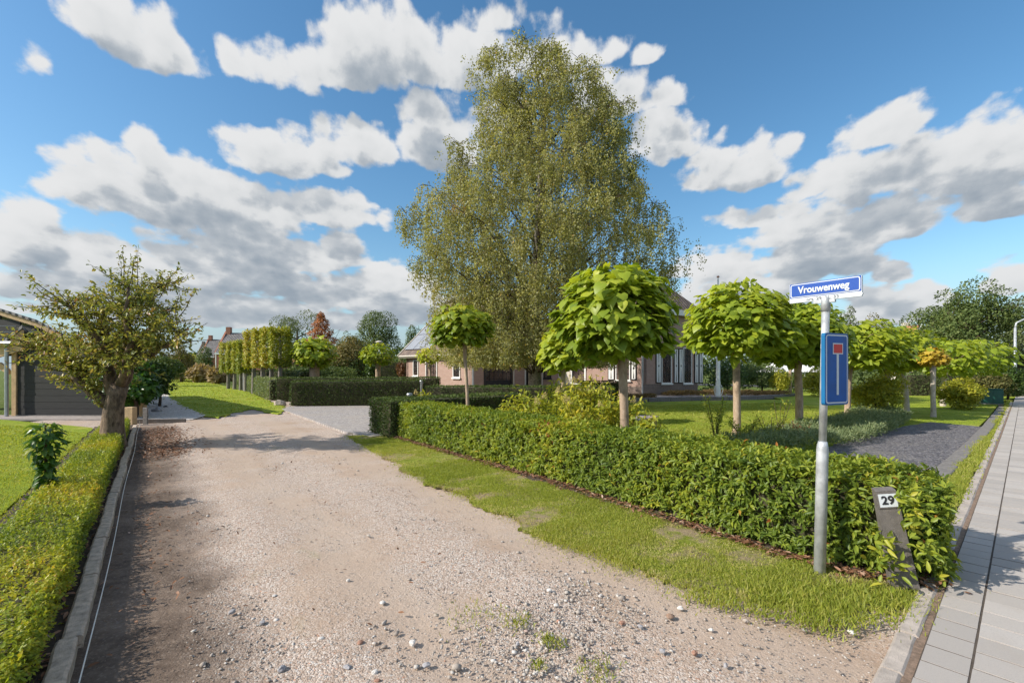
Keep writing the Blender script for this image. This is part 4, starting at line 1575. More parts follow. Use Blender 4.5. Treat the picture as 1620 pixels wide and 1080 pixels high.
# ---- weeping birch
def birch():
    X, Y = 1.0, 20.0
    t = thing('birch_tree', (X, Y, 0), 'tall weeping birch with olive yellow leaves in front of the farmhouse', 'tree')
    zs = [1.9, 3.96, 5.6, 7.57, 9.5, 12.3, 14.8, 16.0]
    Lf = [4.3, 4.8, 5.6, 5.9, 3.7, 2.5, 2.9, .5]
    Rt = [4.4, 5.6, 6.4, 6.3, 5.6, 4.2, 2.3, .5]
    tw = MB()
    tp = [Vector((X, Y, -.1)), Vector((X + .02, Y, .5)), Vector((X - .05, Y, 3)), Vector((X + .1, Y + .1, 6)), Vector((X + .2, Y, 9)), Vector((X + .35, Y - .1, 11.5)), Vector((X + .5, Y, 13.4)), Vector((X + .6, Y, 14.9))]
    tw.tube(tp, [.36, .28, .25, .21, .16, .10, .05, .015], 12, True, .05)
    tw.build('trunk', BARK_BIRCH, t, smooth=True)
    # crown built from limbs that end in hanging curtains of leaves
    sil = [(75, 850, 892), (95, 768, 925), (130, 742, 946), (180, 752, 985), (215, 762, 1002), (240, 722, 1022), (290, 714, 1020), (310, 692, 1042), (340, 655, 1040),
           (370, 640, 1046), (420, 645, 1050), (450, 665, 1046), (500, 690, 1030), (545, 700, 1005), (585, 735, 975)]
    kz = [CAM_H + (585 - y) * Y / 720 for y, l, r in sil][::-1]
    kl = [(l - 810) / 720 * Y for y, l, r in sil][::-1]
    kr = [(r - 810) / 720 * Y for y, l, r in sil][::-1]
    br = MB()
    strands = MB()
    P, TT = [], []
    nc = 740
    for i in range(nc):
        u = (i + random.random()) / nc
        z = 2.3 + 12.75 * u ** 1.22
        l, r = np.interp(z, kz, kl), np.interp(z, kz, kr)
        az = i * 2.39996 + random.uniform(-.4, .4)
        cx, rx = (l + r) / 2, (r - l) / 2
        q = random.uniform(.12, 1.0) ** .55
        if random.random() < .16: q = random.uniform(.9, 1.06)
        cs = random.uniform(.22, .55) * (1.0 - .35 * u)
        e = Vector((cx + (rx - cs * .6) * q * math.cos(az), Y + (rx * .85) * q * math.sin(az), z))
        zb = max(1.3, z - random.uniform(.35, .75) * (abs(e.x - tp[0].x) + abs(e.y - Y)) - .2)
        b = Vector((np.interp(zb, [p.z for p in tp], [p.x for p in tp]), np.interp(zb, [p.z for p in tp], [p.y for p in tp]), zb))
        d = e - b
        m1 = b + d * .35 + Z * (.10 * d.length)
        m2 = b + d * .72 + Z * (.13 * d.length)
        pts = [b, m1 + Vector((random.uniform(-.15, .15), random.uniform(-.15, .15), 0)), m2 + Vector((random.uniform(-.15, .15), random.uniform(-.15, .15), 0)), e]
        if i % 7 == 0:
            r0 = .012 + .0085 * d.length
            br.tube(pts, [r0, r0 * .65, r0 * .38, .008], 5, True)
        ns = int(random.uniform(9, 19))
        fade = 1.0 - .35 * max(0, u - .6) / .4
        hangm = random.uniform(.5, 1.6) * (1.4 - .75 * u)
        shade = random.gauss(0, .09)
        for j in range(ns):
            o = Vector((random.gauss(0, 1), random.gauss(0, 1), 0)) * cs
            top = e + o + Z * random.uniform(-.25, .45) * cs * 2
            hang = hangm * random.uniform(.4, 1.15)
            low = top - Z * hang + Vector((random.uniform(-.12, .12), random.uniform(-.12, .12), 0)) + o * .15
            if low.z < 1.65: low.z = 1.65 + random.random() * .4
            if j % 3 == 0:
                strands.tube([e, top.lerp(e, .3) + Z * .08, top, top.lerp(low, .5), low], [.010, .008, .006, .004, .003], 3, False)
            nl = int((16 + hang * 23) * fade)
            for _ in range(nl):
                s_ = random.random() ** .85
                c = top.lerp(low, s_)
                P.append((c.x + random.gauss(0, .068), c.y + random.gauss(0, .068), c.z + random.gauss(0, .06)))
                TT.append(.58 * random.betavariate(2, 2.4) + .12 + shade)
    n = len(P)
    P = np.array(P)
    A = unit(rnd_dirs(n) * .8 + np.array([0, 0, -.8]))
    Nn = unit(rnd_dirs(n) + np.array([0, 0, .35]))
    L = rng.uniform(.055, .095, n)
    tint = np.clip(np.array(TT) + .10 * wob3(P, .8, 2.0), 0, 1)
    rare = rng.uniform(size=n) < .012
    tint[rare] = .98
    pidx = np.linalg.norm(P - np.array([-2.3, 18.5, 8.2]), axis=1) < .5
    tint[pidx & (rng.uniform(size=n) < .6)] = 1.0
    leaves('crown', P, A, Nn, L, L * .8, T_QUAD, tint, BIRCH, t)
    br.build('branch', BARK_DARK, t, smooth=True)
    o = strands.build('twigs', TWIG, t); o.name = 'hanging_twigs'; o['kind'] = 'stuff'
    return n


nb_ = birch()
print('birch leaves', nb_)


# ---- old fruit tree by the kerb
def pear():
    X, Y = -8.02, 9.15
    t = thing('fruit_tree', (X, Y, 0), 'old gnarled fruit tree with thick rough trunk in the low left hedge', 'tree')
    mb = MB()
    tp = [Vector((X + .02, Y, -.05)), Vector((X, Y, .12)), Vector((X - .02, Y, .5)), Vector((X + .03, Y, .95)), Vector((X + .13, Y, 1.3))]
    mb.tube(tp, [.27, .215, .175, .160, .150], 14, True, .10)
    mb.build('trunk', BARK_PEAR, t, smooth=True)
    def at(px, py, dy=0.0):
        Yy = Y + dy
        return Vector(((px - 810) / 720 * Yy, Yy, CAM_H + (585 - py) * Yy / 720))
    limbs = [
        ([at(172, 640), at(150, 622), at(128, 604), at(113, 580), at(108, 555, -.2)], .11),
        ([at(184, 622), at(172, 590), at(172, 560), at(168, 520), at(160, 480)], .115),
        ([at(192, 612), at(208, 570), at(222, 545), at(243, 512), at(262, 490)], .12),
        ([at(192, 612), at(196, 580, -.3), at(205, 540, -.5), at(200, 500, -.6), at(203, 455, -.6)], .09),
        ([at(186, 615), at(176, 592, .4), at(150, 565, .9), at(120, 540, 1.2)], .08),
        ([at(210, 572), at(235, 560, -.3), at(262, 548, -.5), at(285, 528, -.6)], .07),
        ([at(128, 604), at(100, 580, .2), at(75, 560, .3), at(52, 545, .3)], .06),
        ([at(172, 560), at(148, 530, -.3), at(120, 500, -.4), at(100, 478, -.5)], .06),
        ([at(172, 560), at(195, 520, .5), at(228, 470, .7), at(262, 450, .8)], .055),
    ]
    lm = []
    for pts, r in limbs:
        m = MB()
        fine = []
        for i in range(len(pts) - 1):
            for k in range(3):
                q = pts[i].lerp(pts[i + 1], k / 3)
                fine.append(q + Vector((random.uniform(-.035, .035), random.uniform(-.035, .035), random.uniform(-.035, .035))))
        fine.append(pts[-1])
        n = len(fine)
        m.tube(fine, [r * (1 - .72 * i / (n - 1)) for i in range(n)], 8, True, .12)
        m.build('branch', BARK_PEAR, t, smooth=True)
        lm.append(fine)
    tw = MB()
    seats = []
    def twig(p, d, L, up):
        pts = [p]
        d = d.normalized()
        for i in range(4):
            d = (d + Vector(rnd_dirs(1)[0]) * .28 + Z * up).normalized()
            pts.append(pts[-1] + d * L / 4)
        tw.tube(pts, [.012, .010, .008, .006, .004], 4, False)
        for i in range(1, 5):
            seats.append((pts[i], d, 1.0))
            seats.append((pts[i - 1].lerp(pts[i], .5), d, 1.0))
    for fine in lm:
        for i in range(3, len(fine)):
            for _ in range(5):
                d = Vector(rnd_dirs(1)[0]); d.z = abs(d.z) * .4 + random.uniform(-.3, .25)
                d.y *= .9
                twig(fine[i], d, random.uniform(.3, .85), .05)
    # upright water shoots
    for (px, py, x2, y2) in ((192, 490, 188, 400), (200, 480, 197, 405), (208, 478, 215, 388), (196, 470, 194, 388), (203, 468, 206, 404), (212, 478, 220, 392), (178, 480, 174, 425), (255, 470, 272, 432), (240, 480, 246, 455), (285, 500, 308, 462),
                              (232, 478, 238, 452), (120, 490, 103, 458), (70, 500, 48, 482), (95, 500, 88, 470), (150, 480, 148, 448)):
        a, b = at(px, py, random.uniform(-.4, .4)), at(x2, y2, random.uniform(-.4, .4))
        pts = [a.lerp(b, i / 5) + Vector((random.uniform(-.02, .02),) * 3) for i in range(6)]
        tw.tube(pts, [.012, .010, .008, .007, .005, .004], 4, False)
        for i in range(1, 12):
            q = a.lerp(b, i / 11)
            seats.append((q, (b - a).normalized(), .55))
    tw.build('twigs', TWIG, t).name = 'twig_work'
    WMlast = None
    P, A, Nn, L, T = [], [], [], [], []
    for p, d, den in seats:
        if p.x / p.y * 720 + 810 > 318: continue
        for _ in range(np.random.poisson(4.9 * den)):
            a = (d * .3 + Vector(rnd_dirs(1)[0]) * .9 + Z * -.15)
            c = p + Vector(rnd_dirs(1)[0]) * random.uniform(.01, .10) * (1 if den > .8 else .35)
            P.append(c[:]); A.append(a[:]); Nn.append((Vector(rnd_dirs(1)[0]) * .7 + Z)[:])
            L.append(random.uniform(.055, .10)); T.append(random.betavariate(1.8, 2.0))
    P = np.array(P)
    left = np.clip((-7.8 - P[:, 0]) / 2.0, 0, 1) * .16
    T = np.clip(np.array(T) * .86 + .13 + left + .1 * wob3(P, 2.5, 1), 0, 1)
    L = np.array(L)
    leaves('crown', P, np.array(A), np.array(Nn), L, L * .58, T_OVAL, T, PEAR, t)
    print('pear leaves', len(P))


pear()


# ---- background trees
def bg_tree(name, px, Y, top, hw, bot, label, mat, n, ls, cat='tree', group=None, trunk=.18, tmat=BARK_DARK, lumps=34, lr=.42, T=T_QUAD, ry=None, shape='round', base=None, tint0=.1, dark_low=0):
    X = (px - 810) / 720 * Y
    t = thing(name, (X, Y, 0), label, cat, group)
    zt = CAM_H + (585 - top) * Y / 720; zb = max(.05, CAM_H + (585 - bot) * Y / 720)
    rx = hw * Y / 720
    cz, rz = (zt + zb) / 2, (zt - zb) / 2
    tips = []
    mb = MB()
    tp = [Vector((X, Y, -.1)), Vector((X + .05, Y, cz * .35)), Vector((X - .04, Y, cz * .75)), Vector((X + .05, Y, cz + rz * .35))]
    mb.tube(tp, [trunk * 1.3, trunk, trunk * .75, trunk * .3], 8, True, .08)
    if n > 2000:
        for k in range(7):
            a = k * 2.4
            p = tp[1].lerp(tp[3], random.uniform(.2, .8))
            branchy(mb, p, (math.cos(a), math.sin(a), .5), rx * .6, trunk * .35, 1, out=tips, sides=4)
    mb.build('trunk', tmat, t, smooth=True)
    if shape == 'cone':
        u = rng.uniform(0, 1, n) ** .7
        a = rng.uniform(0, 2 * math.pi, n)
        z = zt - (zt - zb) * u
        lay = .75 + .25 * np.sin(u * 38 + np.sin(a * 3) * 1.5)
        r = rx * u ** .8 * lay * (rng.uniform(.3, 1, n) ** .5) + .05
        P = np.column_stack([X + r * np.cos(a), Y + r * np.sin(a), z])
        outw = unit(np.column_stack([np.cos(a), np.sin(a), np.full(n, .2)]))
    else:
        P, outw, idx = lump_leaves(n, (X, Y, cz), rx * .80, (ry if ry else rx * .8), rz * .80, lumps, lr)
    leafy('crown', mat, t, P, outw, ls, ls * .7, T, .3, tint0 + .08 * wob3(P, .7, px))
    return t


FG = 'trees beyond the gardens'
bg_tree('willow_tree', 470, 62, 489, 44, 590, 'broad grey green tree behind the pleached hornbeams', FARWILLOW, 9000, .20, trunk=.3)
bg_tree('conifer_tree', 508, 52, 494, 44, 578, 'pointed orange conifer turning colour behind the globe catalpa', ORANGE, 6000, .20, shape='cone', trunk=.25)
bg_tree('beech_tree', 558, 48, 528, 34, 600, 'low reddish brown tree right of the orange conifer', FARBROWN, 5000, .20)
bg_tree('oak_tree', 592, 58, 494, 46, 590, 'large dark green tree behind the park lantern', FARGREEN, 11000, .20, trunk=.35)
bg_tree('oak_tree', 548, 70, 520, 24, 590, 'pale green tree between the brown tree and the large dark one', FARWILLOW, 4000, .22)
bg_tree('oak_tree', 655, 75, 514, 20, 590, 'distant green tree just left of the farmhouse roof', FARGREEN, 4500, .25)
bg_tree('alder_tree', 323, 66, 549, 15, 603, 'small dark tree in front of the second brick house', FARGREEN, 3000, .22)
bg_tree('willow_tree', 287, 60, 545, 22, 603, 'yellow green tree at the bend of the lane', FARBROWN, 3500, .22, tint0=0)
bg_tree('hazel_tree', 262, 44, 560, 24, 606, 'dark green bush tree right of the old fruit tree far down the lane', FARGREEN, 3600, .18)
bg_tree('hazel_tree', 299, 90, 556, 14, 600, 'bright green tree beside the far roofs', YELLOWSH, 1800, .26)
bg_tree('robinia_tree', 1530, 33, 444, 78, 585, 'large feathery dark tree at the end of the catalpa row', FARGREEN, 17000, .16, trunk=.25, lumps=60, lr=.30, tint0=.2)
bg_tree('robinia_tree', 1504, 37, 468, 42, 590, 'leafy tree left of the large feathery one', FARGREEN, 10000, .17, trunk=.25, lumps=52, lr=.30, tint0=.18)
bg_tree('robinia_tree', 1612, 36, 462, 44, 600, 'tall tree behind the street lamp', FARWILLOW, 9000, .17, trunk=.25)
bg_tree('poplar_tree', 1345, 60, 474, 17, 570, 'thin airy tree rising behind the street name board', FARWILLOW, 1500, .24, lumps=22, lr=.34)
bg_tree('maple_tree', 1390, 55, 500, 26, 590, 'olive tree over the catalpa row right of the road sign', FARBROWN, 3500, .2)
bg_tree('maple_tree', 1420, 70, 508, 16, 590, 'small dark tree left of the white gable', FARGREEN, 2200, .24)
bg_tree('lilac_bush', 1150, 31, 566, 36, 624, 'dark green bush at the right end of the farmhouse', SHRUB, 5000, .12, 'bush', trunk=.05)
bg_tree('lilac_bush', 1205, 33, 572, 36, 622, 'grey green bush behind the second catalpa trunk', FARGREEN, 5000, .12, 'bush', trunk=.05)
bg_tree('maple_bush', 1233, 31, 583, 17, 622, 'bright yellow green bush left of the white pavilion', YELLOWSH, 2200, .12, 'bush', trunk=.04)
bg_tree('laurel_bush', 1262, 34, 588, 26, 620, 'round green bush below the white pavilion', FARGREEN, 2600, .12, 'bush', trunk=.04)
bg_tree('maple_bush', 1296, 27, 580, 26, 632, 'yellow bush behind the dark catalpa trunk', YELLOWSH, 3200, .11, 'bush', trunk=.04)
bg_tree('dogwood_bush', 1385, 15.6, 592, 38, 660, 'large yellow green bush between the catalpa trunks', YELLOWSH, 5200, .085, 'bush', trunk=.04, T=T_OVAL, tint0=.10)
bg_tree('dogwood_bush', 1514, 18.4, 600, 32, 650, 'yellow bush behind the two white trunks', YELLOWSH, 4200, .10, 'bush', trunk=.04, tint0=.1)
bg_tree('hazel_bush', 1560, 24.5, 585, 30, 648, 'olive brown bush behind the green cabinet', FARBROWN, 4200, .10, 'bush', trunk=.04, tint0=-.1)
bg_tree('holly_bush', 1594, 24.5, 570, 20, 640, 'dark bush beside the street lamp', SHRUB, 4500, .10, 'bush', trunk=.05)
bg_tree('copper_bush', 226, 24.5, 592, 18, 642, 'reddish brown grassy bush behind the white boulders', COPPER, 1800, .16, 'bush', trunk=.03, T=T_QUAD)
bg_tree('rhododendron_bush', 213, 15.2, 566, 38, 640, 'dark broad leaved bush right of the fruit tree trunk', BIGLEAF, 2600, .19, 'bush', trunk=.06, T=T_OVAL, tint0=-.12)
bg_tree('rhododendron_bush', 252, 20.0, 572, 26, 632, 'dark bush beside the grassy track', SHRUB, 2200, .15, 'bush', trunk=.05, T=T_OVAL)
bg_tree('pampas_clump', 322, 58, 578, 20, 604, 'tan grassy clump at the end of the green track', REED, 1600, .5, 'plant', trunk=.03, T=T_TRI)
bg_tree('pampas_clump', 348, 52, 580, 16, 608, 'tan reed clump left of the pale hedge', REED, 1500, .5, 'plant', trunk=.03, T=T_TRI)
bg_tree('bramble_thicket', 285, 64, 588, 38, 605, 'low wild thicket closing the end of the lane', FARBROWN, 2600, .25, 'bush', trunk=.04)
bg_tree('garden_bush', 620, 42, 585, 26, 612, 'yellow green border bush left of the farmhouse', YELLOWSH, 1800, .14, 'bush', trunk=.04)
bg_tree('topiary_ball', 590, 35, 570, 13, 598, 'clipped dark ball behind the bright catalpa', SHRUB, 2200, .11, 'topiary', trunk=.06)
bg_tree('barberry_bush', 637, 38, 566, 10, 600, 'reddish bush by the left corner of the farmhouse', COPPER, 900, .14, 'bush', trunk=.04)
bg_tree('garden_bush', 455, 30, 585, 24, 610, 'grey green border bush under the hornbeams', FARWILLOW, 1800, .12, 'bush', trunk=.04)
bg_tree('garden_bush', 530, 31, 580, 34, 610, 'green border bush behind the thick trunked catalpa', FARGREEN, 2400, .13, 'bush', trunk=.04)

# far belt of woodland that closes the horizon
def belt(name, pts, h, mat, n, ls, label):
    P = []
    seg = [(Vector(a), Vector(b)) for a, b in zip(pts, pts[1:])]
    Ls = np.array([(b - a).length for a, b in seg])
    idx = rng.choice(len(seg), n, p=Ls / Ls.sum())
    u = rng.uniform(size=n)
    A_ = np.array([seg[i][0] for i in idx]); B_ = np.array([seg[i][1] for i in idx])
    Q = A_ + (B_ - A_) * u[:, None]
    hh = h * (.72 + .28 * wob3(Q, .09, 3.0) + .12 * wob3(Q, .35, 1.0))
    Q[:, 2] = hh * rng.uniform(0, 1, n) ** .8
    Q[:, 1] += rng.uniform(-2, 2, n)
    o = rnd_dirs(n); o[:, 2] = abs(o[:, 2])
    t = np.clip(rng.beta(2, 2, n) * .8 + .15 * wob3(Q, .12, 5), 0, 1)
    ob = leaves(name, Q, unit(rnd_dirs(n)), o, np.full(n, ls), np.full(n, ls * .8), T_QUAD, t, mat)
    tag(ob, label, None, None, 'stuff')


belt('treeline', [(-170, 170, 0), (-90, 175, 0), (-20, 150, 0), (60, 140, 0), (180, 130, 0)], 9.0, FARGREEN, 26000, .9, 'far belt of green trees along the horizon')
belt('woodland_edge', [(26, 50, 0), (34, 44, 0), (44, 44, 0), (70, 60, 0)], 4.2, FARGREEN, 9000, .32, 'hedgerow greenery beyond the garden lawn')
belt('woodland_edge', [(-24, 46, 0), (-12, 50, 0), (-8, 52, 0)], 3.0, FARGREEN, 6000, .28, 'shrubbery closing the garden left of the farmhouse')

# ---- pleached hornbeams
hi = 0
for (px, Y, w_, h0, h1, tag_) in ((401, 30.5, 15, 577, 525, 'pleached hornbeam with brown leaves, second from the left block gap'), (415, 29.2, 15, 577, 523, 'pleached hornbeam left of the brownest one'),
                                  (429, 28.0, 15, 576, 521, 'brownest pleached hornbeam of the front block'), (443, 27.0, 14, 576, 521, 'pleached hornbeam at the right end of the row'),
                                  (361, 38.5, 10, 586, 544, 'pleached hornbeam at the far left end of the row'), (371, 37.0, 10, 586, 543, 'pleached hornbeam next to the far left end'),
                                  (381, 35.5, 10, 586, 541, 'pleached hornbeam third from the far left end'), (389, 34.2, 9, 586, 541, 'dark edged pleached hornbeam beside the gap')):
    X = (px - 810) / 720 * Y
    t = thing('pleached_tree', (X, Y, 0), tag_, 'tree', 'pleached hornbeams beyond the laurel hedges')
    z0, z1 = CAM_H + (585 - h0) * Y / 720, CAM_H + (585 - h1) * Y / 720
    MB().tube([(X, Y, -.05), (X + .02, Y, z0), (X, Y, z1 - .3)], [.14, .12, .05], 8).build('trunk', BARK_GREY, t)
    hw = w_ * Y / 720 * .64
    n = 2600
    q = rng.uniform(-1, 1, (n, 3))
    ax = rng.integers(0, 3, n)
    q[np.arange(n), ax] = np.sign(q[np.arange(n), ax]) * rng.uniform(.62, 1.10, n)
    q = q * (1 + .10 * wob3(q, 2.5, px))[:, None]
    fu, fv = np.array([-.6, .8, 0]), np.array([.8, .6, 0])
    P = np.array([X, Y, (z0 + z1) / 2]) + q[:, :1] * fu * hw * 1.3 + q[:, 1:2] * fv * .55 + q[:, 2:] * np.array([0, 0, (z1 - z0) / 2])
    br_ = .17 if 'brown' in tag_ else (-.15 if 'dark' in tag_ else 0.0)
    leafy('crown', HORN, t, P, unit(q), .14, .10, T_QUAD, .4, -.02 + br_ + .20 * wob3(P, 1.1, px))
    hi += 1

# ------------------------------------------------------------------ hedges
def hedge_surface(front, back, hs, n, top_w=1.0, inset=.0):
    """random seats on the faces of a hedge; front and back run the same way; gives points and outward normals"""
    front = [Vector(p) for p in front]; back = [Vector(p) for p in back]
    m = len(front) - 1
    faces = []
    up = Vector((0, 0, 1))
    cen = sum(front + back, Vector()) / (2 * len(front))
    def quad(a, b, c, d, nn):
        faces.append((a, b, c, d, nn, ((b - a).length + (c - d).length) / 2 * ((d - a).length + (c - b).length) / 2))
    for i in range(m):
        f0, f1, b0, b1 = front[i], front[i + 1], back[i], back[i + 1]
        h0, h1 = up * hs[i], up * hs[i + 1]
        nf = (f1 - f0).cross(up).normalized()
        if nf.dot((f0 - b0)) < 0: nf = -nf
        quad(f0, f1, f1 + h1, f0 + h0, nf)
        nb = -nf
        quad(b0, b1, b1 + h1, b0 + h0, nb)
        quad(f0 + h0, f1 + h1, b1 + h1, b0 + h0, up)
    for i, sg in ((0, -1), (m, 1)):
        d = (front[1] - front[0]) if i == 0 else (front[-1] - front[-2])
        quad(front[i], back[i], back[i] + up * hs[i], front[i] + up * hs[i], (d * sg).normalized())
    ar = np.array([f[5] for f in faces])
    idx = rng.choice(len(faces), n, p=ar / ar.sum())
    u, v = rng.uniform(size=n), rng.uniform(size=n)
    a, b, c, d = (np.array([f[k] for f in faces])[idx] for k in range(4))
    nn = np.array([f[4] for f in faces])[idx]
    P = (a * (1 - u)[:, None] + b * u[:, None]) * (1 - v)[:, None] + (d * (1 - u)[:, None] + c * u[:, None]) * v[:, None]
    return P, nn


def hedge_core(parent, front, back, hs, inset=.07, mat=None):
    m = MB()
    front = [Vector(p) for p in front]; back = [Vector(p) for p in back]
    n = len(front)
    vs = []
    for i in range(n):
        f, b = front[i], back[i]
        d = (b - f).normalized()
        t = Vector((0, 0, 0))
        if i == 0: t = (front[1] - front[0]).normalized() * inset
        if i == n - 1: t = (front[-2] - front[-1]).normalized() * inset
        h = hs[i] - inset
        vs += [f + d * inset + t + Z * .03, f + d * inset + t + Z * h, b - d * inset + t + Z * h, b - d * inset + t + Z * .03]
    fs = []
    for i in range(n - 1):
        for k in range(4):
            a, b = i * 4 + k, i * 4 + (k + 1) % 4
            fs.append((a, b, b + 4, a + 4))
    fs += [(3, 2, 1, 0), (n * 4 - 4, n * 4 - 3, n * 4 - 2, n * 4 - 1)]
    m.add(vs, fs)
    o = m.build('branches', mat or HCORE, parent)
    o.name = 'branch_core'
    return o


HCORE = plain('hedge_twigs', (.055, .050, .026), .95, var=.5, scale=25, bump=1.0, bscale=40)


def laurel(front, back, hs, label, shoots, name='laurel_hedge', mat=LAUREL, parts=0, ls=.078, per=7, yellow=None, bulge=.03, core=.08):
    t = thing(name, sum([Vector(p) for p in front], Vector()) / len(front), label, 'hedge')
    hedge_core(t, front, back, hs, core)
    S, N1 = hedge_surface(front, back, hs, shoots)
    S = S + N1 * (bulge * wob3(S, 3.0, 4.0) + rng.uniform(-.075, .022, shoots))[:, None]
    # tuck in towards the foot, ragged there
    low = S[:, 2] < .10
    S[low & (N1[:, 2] < .5), 2] += rng.uniform(0, .08, (low & (N1[:, 2] < .5)).sum())
    dirs = unit(N1 * .8 + np.array([0, 0, .55]) + rnd_dirs(shoots) * .55)
    idx = np.repeat(np.arange(shoots), per)
    n = len(idx)
    ph = rng.uniform(0, 2 * math.pi, n)
    D = dirs[idx]
    U = unit(np.cross(D, rnd_dirs(shoots)[idx]))
    V = np.cross(D, U)
    side = U * np.cos(ph)[:, None] + V * np.sin(ph)[:, None]
    k = rng.uniform(.25, 1.0, n)
    A = unit(D * (.25 + .75 * (1 - k))[:, None] + side * (.35 + .65 * k)[:, None] + np.array([0, 0, -.12]))
    Nn = unit(D + np.array([0, 0, .35]) - side * .15)
    P = S[idx] + D * rng.uniform(-.05, .03, n)[:, None]
    L = ls * rng.uniform(.5, 1.35, n)
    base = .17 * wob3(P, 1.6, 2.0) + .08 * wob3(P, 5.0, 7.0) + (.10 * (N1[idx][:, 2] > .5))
    tint = np.clip(rng.beta(2, 2.6, shoots)[idx] * .62 + rng.uniform(-.12, .18, n) + base, 0, .93)
    young = (k < .42) & (rng.uniform(size=n) < .28)
    tint[young] = np.clip(tint[young] + .28, 0, .94)
    rare = rng.uniform(size=n) < .005
    tint[rare] = rng.uniform(.92, 1.0, rare.sum())
    if yellow is not None:
        tint = np.clip(tint + yellow(P), 0, 1)
    ok = P[:, 2] > .02
    P, A, Nn, L, tint = P[ok], A[ok], Nn[ok], L[ok], tint[ok]
    if parts:
        dist = np.hypot(P[:, 0], P[:, 1])
        out = np.abs((P - S[idx][ok]) @ np.array([1, 0, 0]))
        order = np.argsort(dist - .0 * out)
        order = order[rng.permutation(min(len(order), parts * 6))][:parts] if False else order[:parts]
        leaf_parts('leaf', P[order], A[order], Nn[order], L[order], L[order] * .36, T_LAUREL, tint[order], mat, t)
        rest = np.setdiff1d(np.arange(len(P)), order)
    else:
        rest = np.arange(len(P))
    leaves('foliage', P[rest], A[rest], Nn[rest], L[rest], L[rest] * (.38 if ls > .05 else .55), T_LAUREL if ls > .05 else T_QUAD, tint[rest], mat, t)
    return t


hf = [(-2.72, 10.85, 0), (-1.39, 9.07, 0), (.48, 6.66, 0), (1.74, 4.86, 0), (2.33, 4.02, 0), (2.72, 3.58, 0), (3.22, 3.36, 0)]
hb = [(-2.02, 11.35, 0), (-.68, 9.58, 0), (1.18, 7.18, 0), (2.42, 5.36, 0), (2.98, 4.72, 0), (3.40, 4.36, 0), (3.70, 4.02, 0)]
hh_ = [.80, .78, .77, .765, .76, .75, .70]
laurel(hf, hb, hh_, 'long leafy laurel hedge between the grass verge and the garden', 17000, parts=300, ls=.058,
       yellow=lambda P: .22 * np.exp(-((P[:, 0] - .5) ** 2 + (P[:, 1] - 6.6) ** 2) / .35) + .10 * np.clip((P[:, 0] - 2.4), 0, 1) * (P[:, 2] > .6))
# the browned tip of the hedge at the pavement
S, N1 = hedge_surface([(3.38, 3.72, 0), (3.62, 3.88, 0)], [(3.45, 4.05, 0), (3.66, 4.05, 0)], [.66, .62], 260)
S[:, 2] = np.clip(S[:, 2], .28, .7)
ob = leafy('scorched_foliage', LITTER, bpy.data.objects['laurel_hedge'], S + rng.normal(0, .035, S.shape), N1, .065, .026, T_OVAL, .2, .42)

# low box hedge along the left kerb
n_b = 30000
fr = [kp(-1.6, -.16), kp(2.0, -.16), kp(6.0, -.18), kp(12.6, -.18)]
bk = [kp(-1.6, -.62), kp(2.0, -.62), kp(6.0, -.62), kp(12.6, -.62)]
laurel(fr, bk, [.33, .32, .31, .30], 'low yellow green box hedge inside the left kerb', 27000, 'box_hedge', BOX, parts=0, ls=.023, per=8, bulge=.02, core=.05,
       yellow=lambda P: .06 + .20 * wob3(P, 1.3, 8.0))
bx = bpy.data.objects['box_hedge']


def yew(front, back, hs, label, n, name='yew_hedge', mat=YEW, ls=.05, tb=.1, core=.04, jit=.03):
    t = thing(name, sum([Vector(p) for p in front], Vector()) / len(front), label, 'hedge')
    hedge_core(t, front, back, hs, core)
    S, N1 = hedge_surface(front, back, hs, n)
    S = S + N1 * (.02 * wob3(S, 2.2, 7.0) + rng.uniform(-jit, jit * .7, n))[:, None]
    A = unit(N1 * .8 + rnd_dirs(n) * .8 + np.array([0, 0, .2]))
    Nn = unit(N1 * .4 + rnd_dirs(n) + np.array([0, 0, .5]))
    L = ls * rng.uniform(.6, 1.4, n)
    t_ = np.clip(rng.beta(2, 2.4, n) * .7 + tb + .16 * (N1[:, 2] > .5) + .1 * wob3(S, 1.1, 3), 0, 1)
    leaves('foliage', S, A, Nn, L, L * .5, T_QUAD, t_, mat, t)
    return t


YW = 'clipped yew hedges round the driveway'
# block that closes the laurel hedge at the driveway
q0, q1 = gp(581, 684), gp(616, 690)
dv = Vector((.74, .67, 0))
lr_ = Vector((.59, -.81, 0))
yew([(-3.62, 11.55, 0), (-2.86, 10.65, 0)], [(-2.72, 12.25, 0), (-2.05, 11.35, 0)], [.88, .86], 'clipped yew block ending the laurel hedge at the driveway', 9000, ls=.045)
yew([(-3.40, 11.78, 0), (-.4, 14.5, 0)], [(-2.75, 11.2, 0), (.25, 13.9, 0)], [.86, .86], 'yew hedge running back along the near side of the driveway', 9000, ls=.05)
yew([(-3.0, 15.6, 0), (.35, 15.3, 0), (3.4, 15.1, 0)], [(-2.75, 16.5, 0), (.45, 16.2, 0), (3.5, 16.0, 0)], [1.02, 1.02, 1.02], 'flat topped yew hedge behind the yellow hydrangeas', 10000, ls=.055)
yew([(-9.75, 20.0, 0), (-4.15, 20.6, 0)], [(-9.85, 20.9, 0), (-4.15, 21.5, 0)], [1.08, 1.12], 'long dark yew hedge across the far edge of the driveway', 15000, ls=.06)
yew([(-12.05, 23.2, 0), (-3.9, 23.8, 0)], [(-12.1, 24.1, 0), (-3.9, 24.7, 0)], [1.18, 1.18], 'second dark yew hedge behind the long one', 14000, ls=.065)
yew([(3.2, 21.2, 0), (5.2, 20.6, 0)], [(3.4, 22.0, 0), (5.4, 21.4, 0)], [1.05, 1.05], 'short box hedge at the farmhouse terrace', 3000, ls=.06)
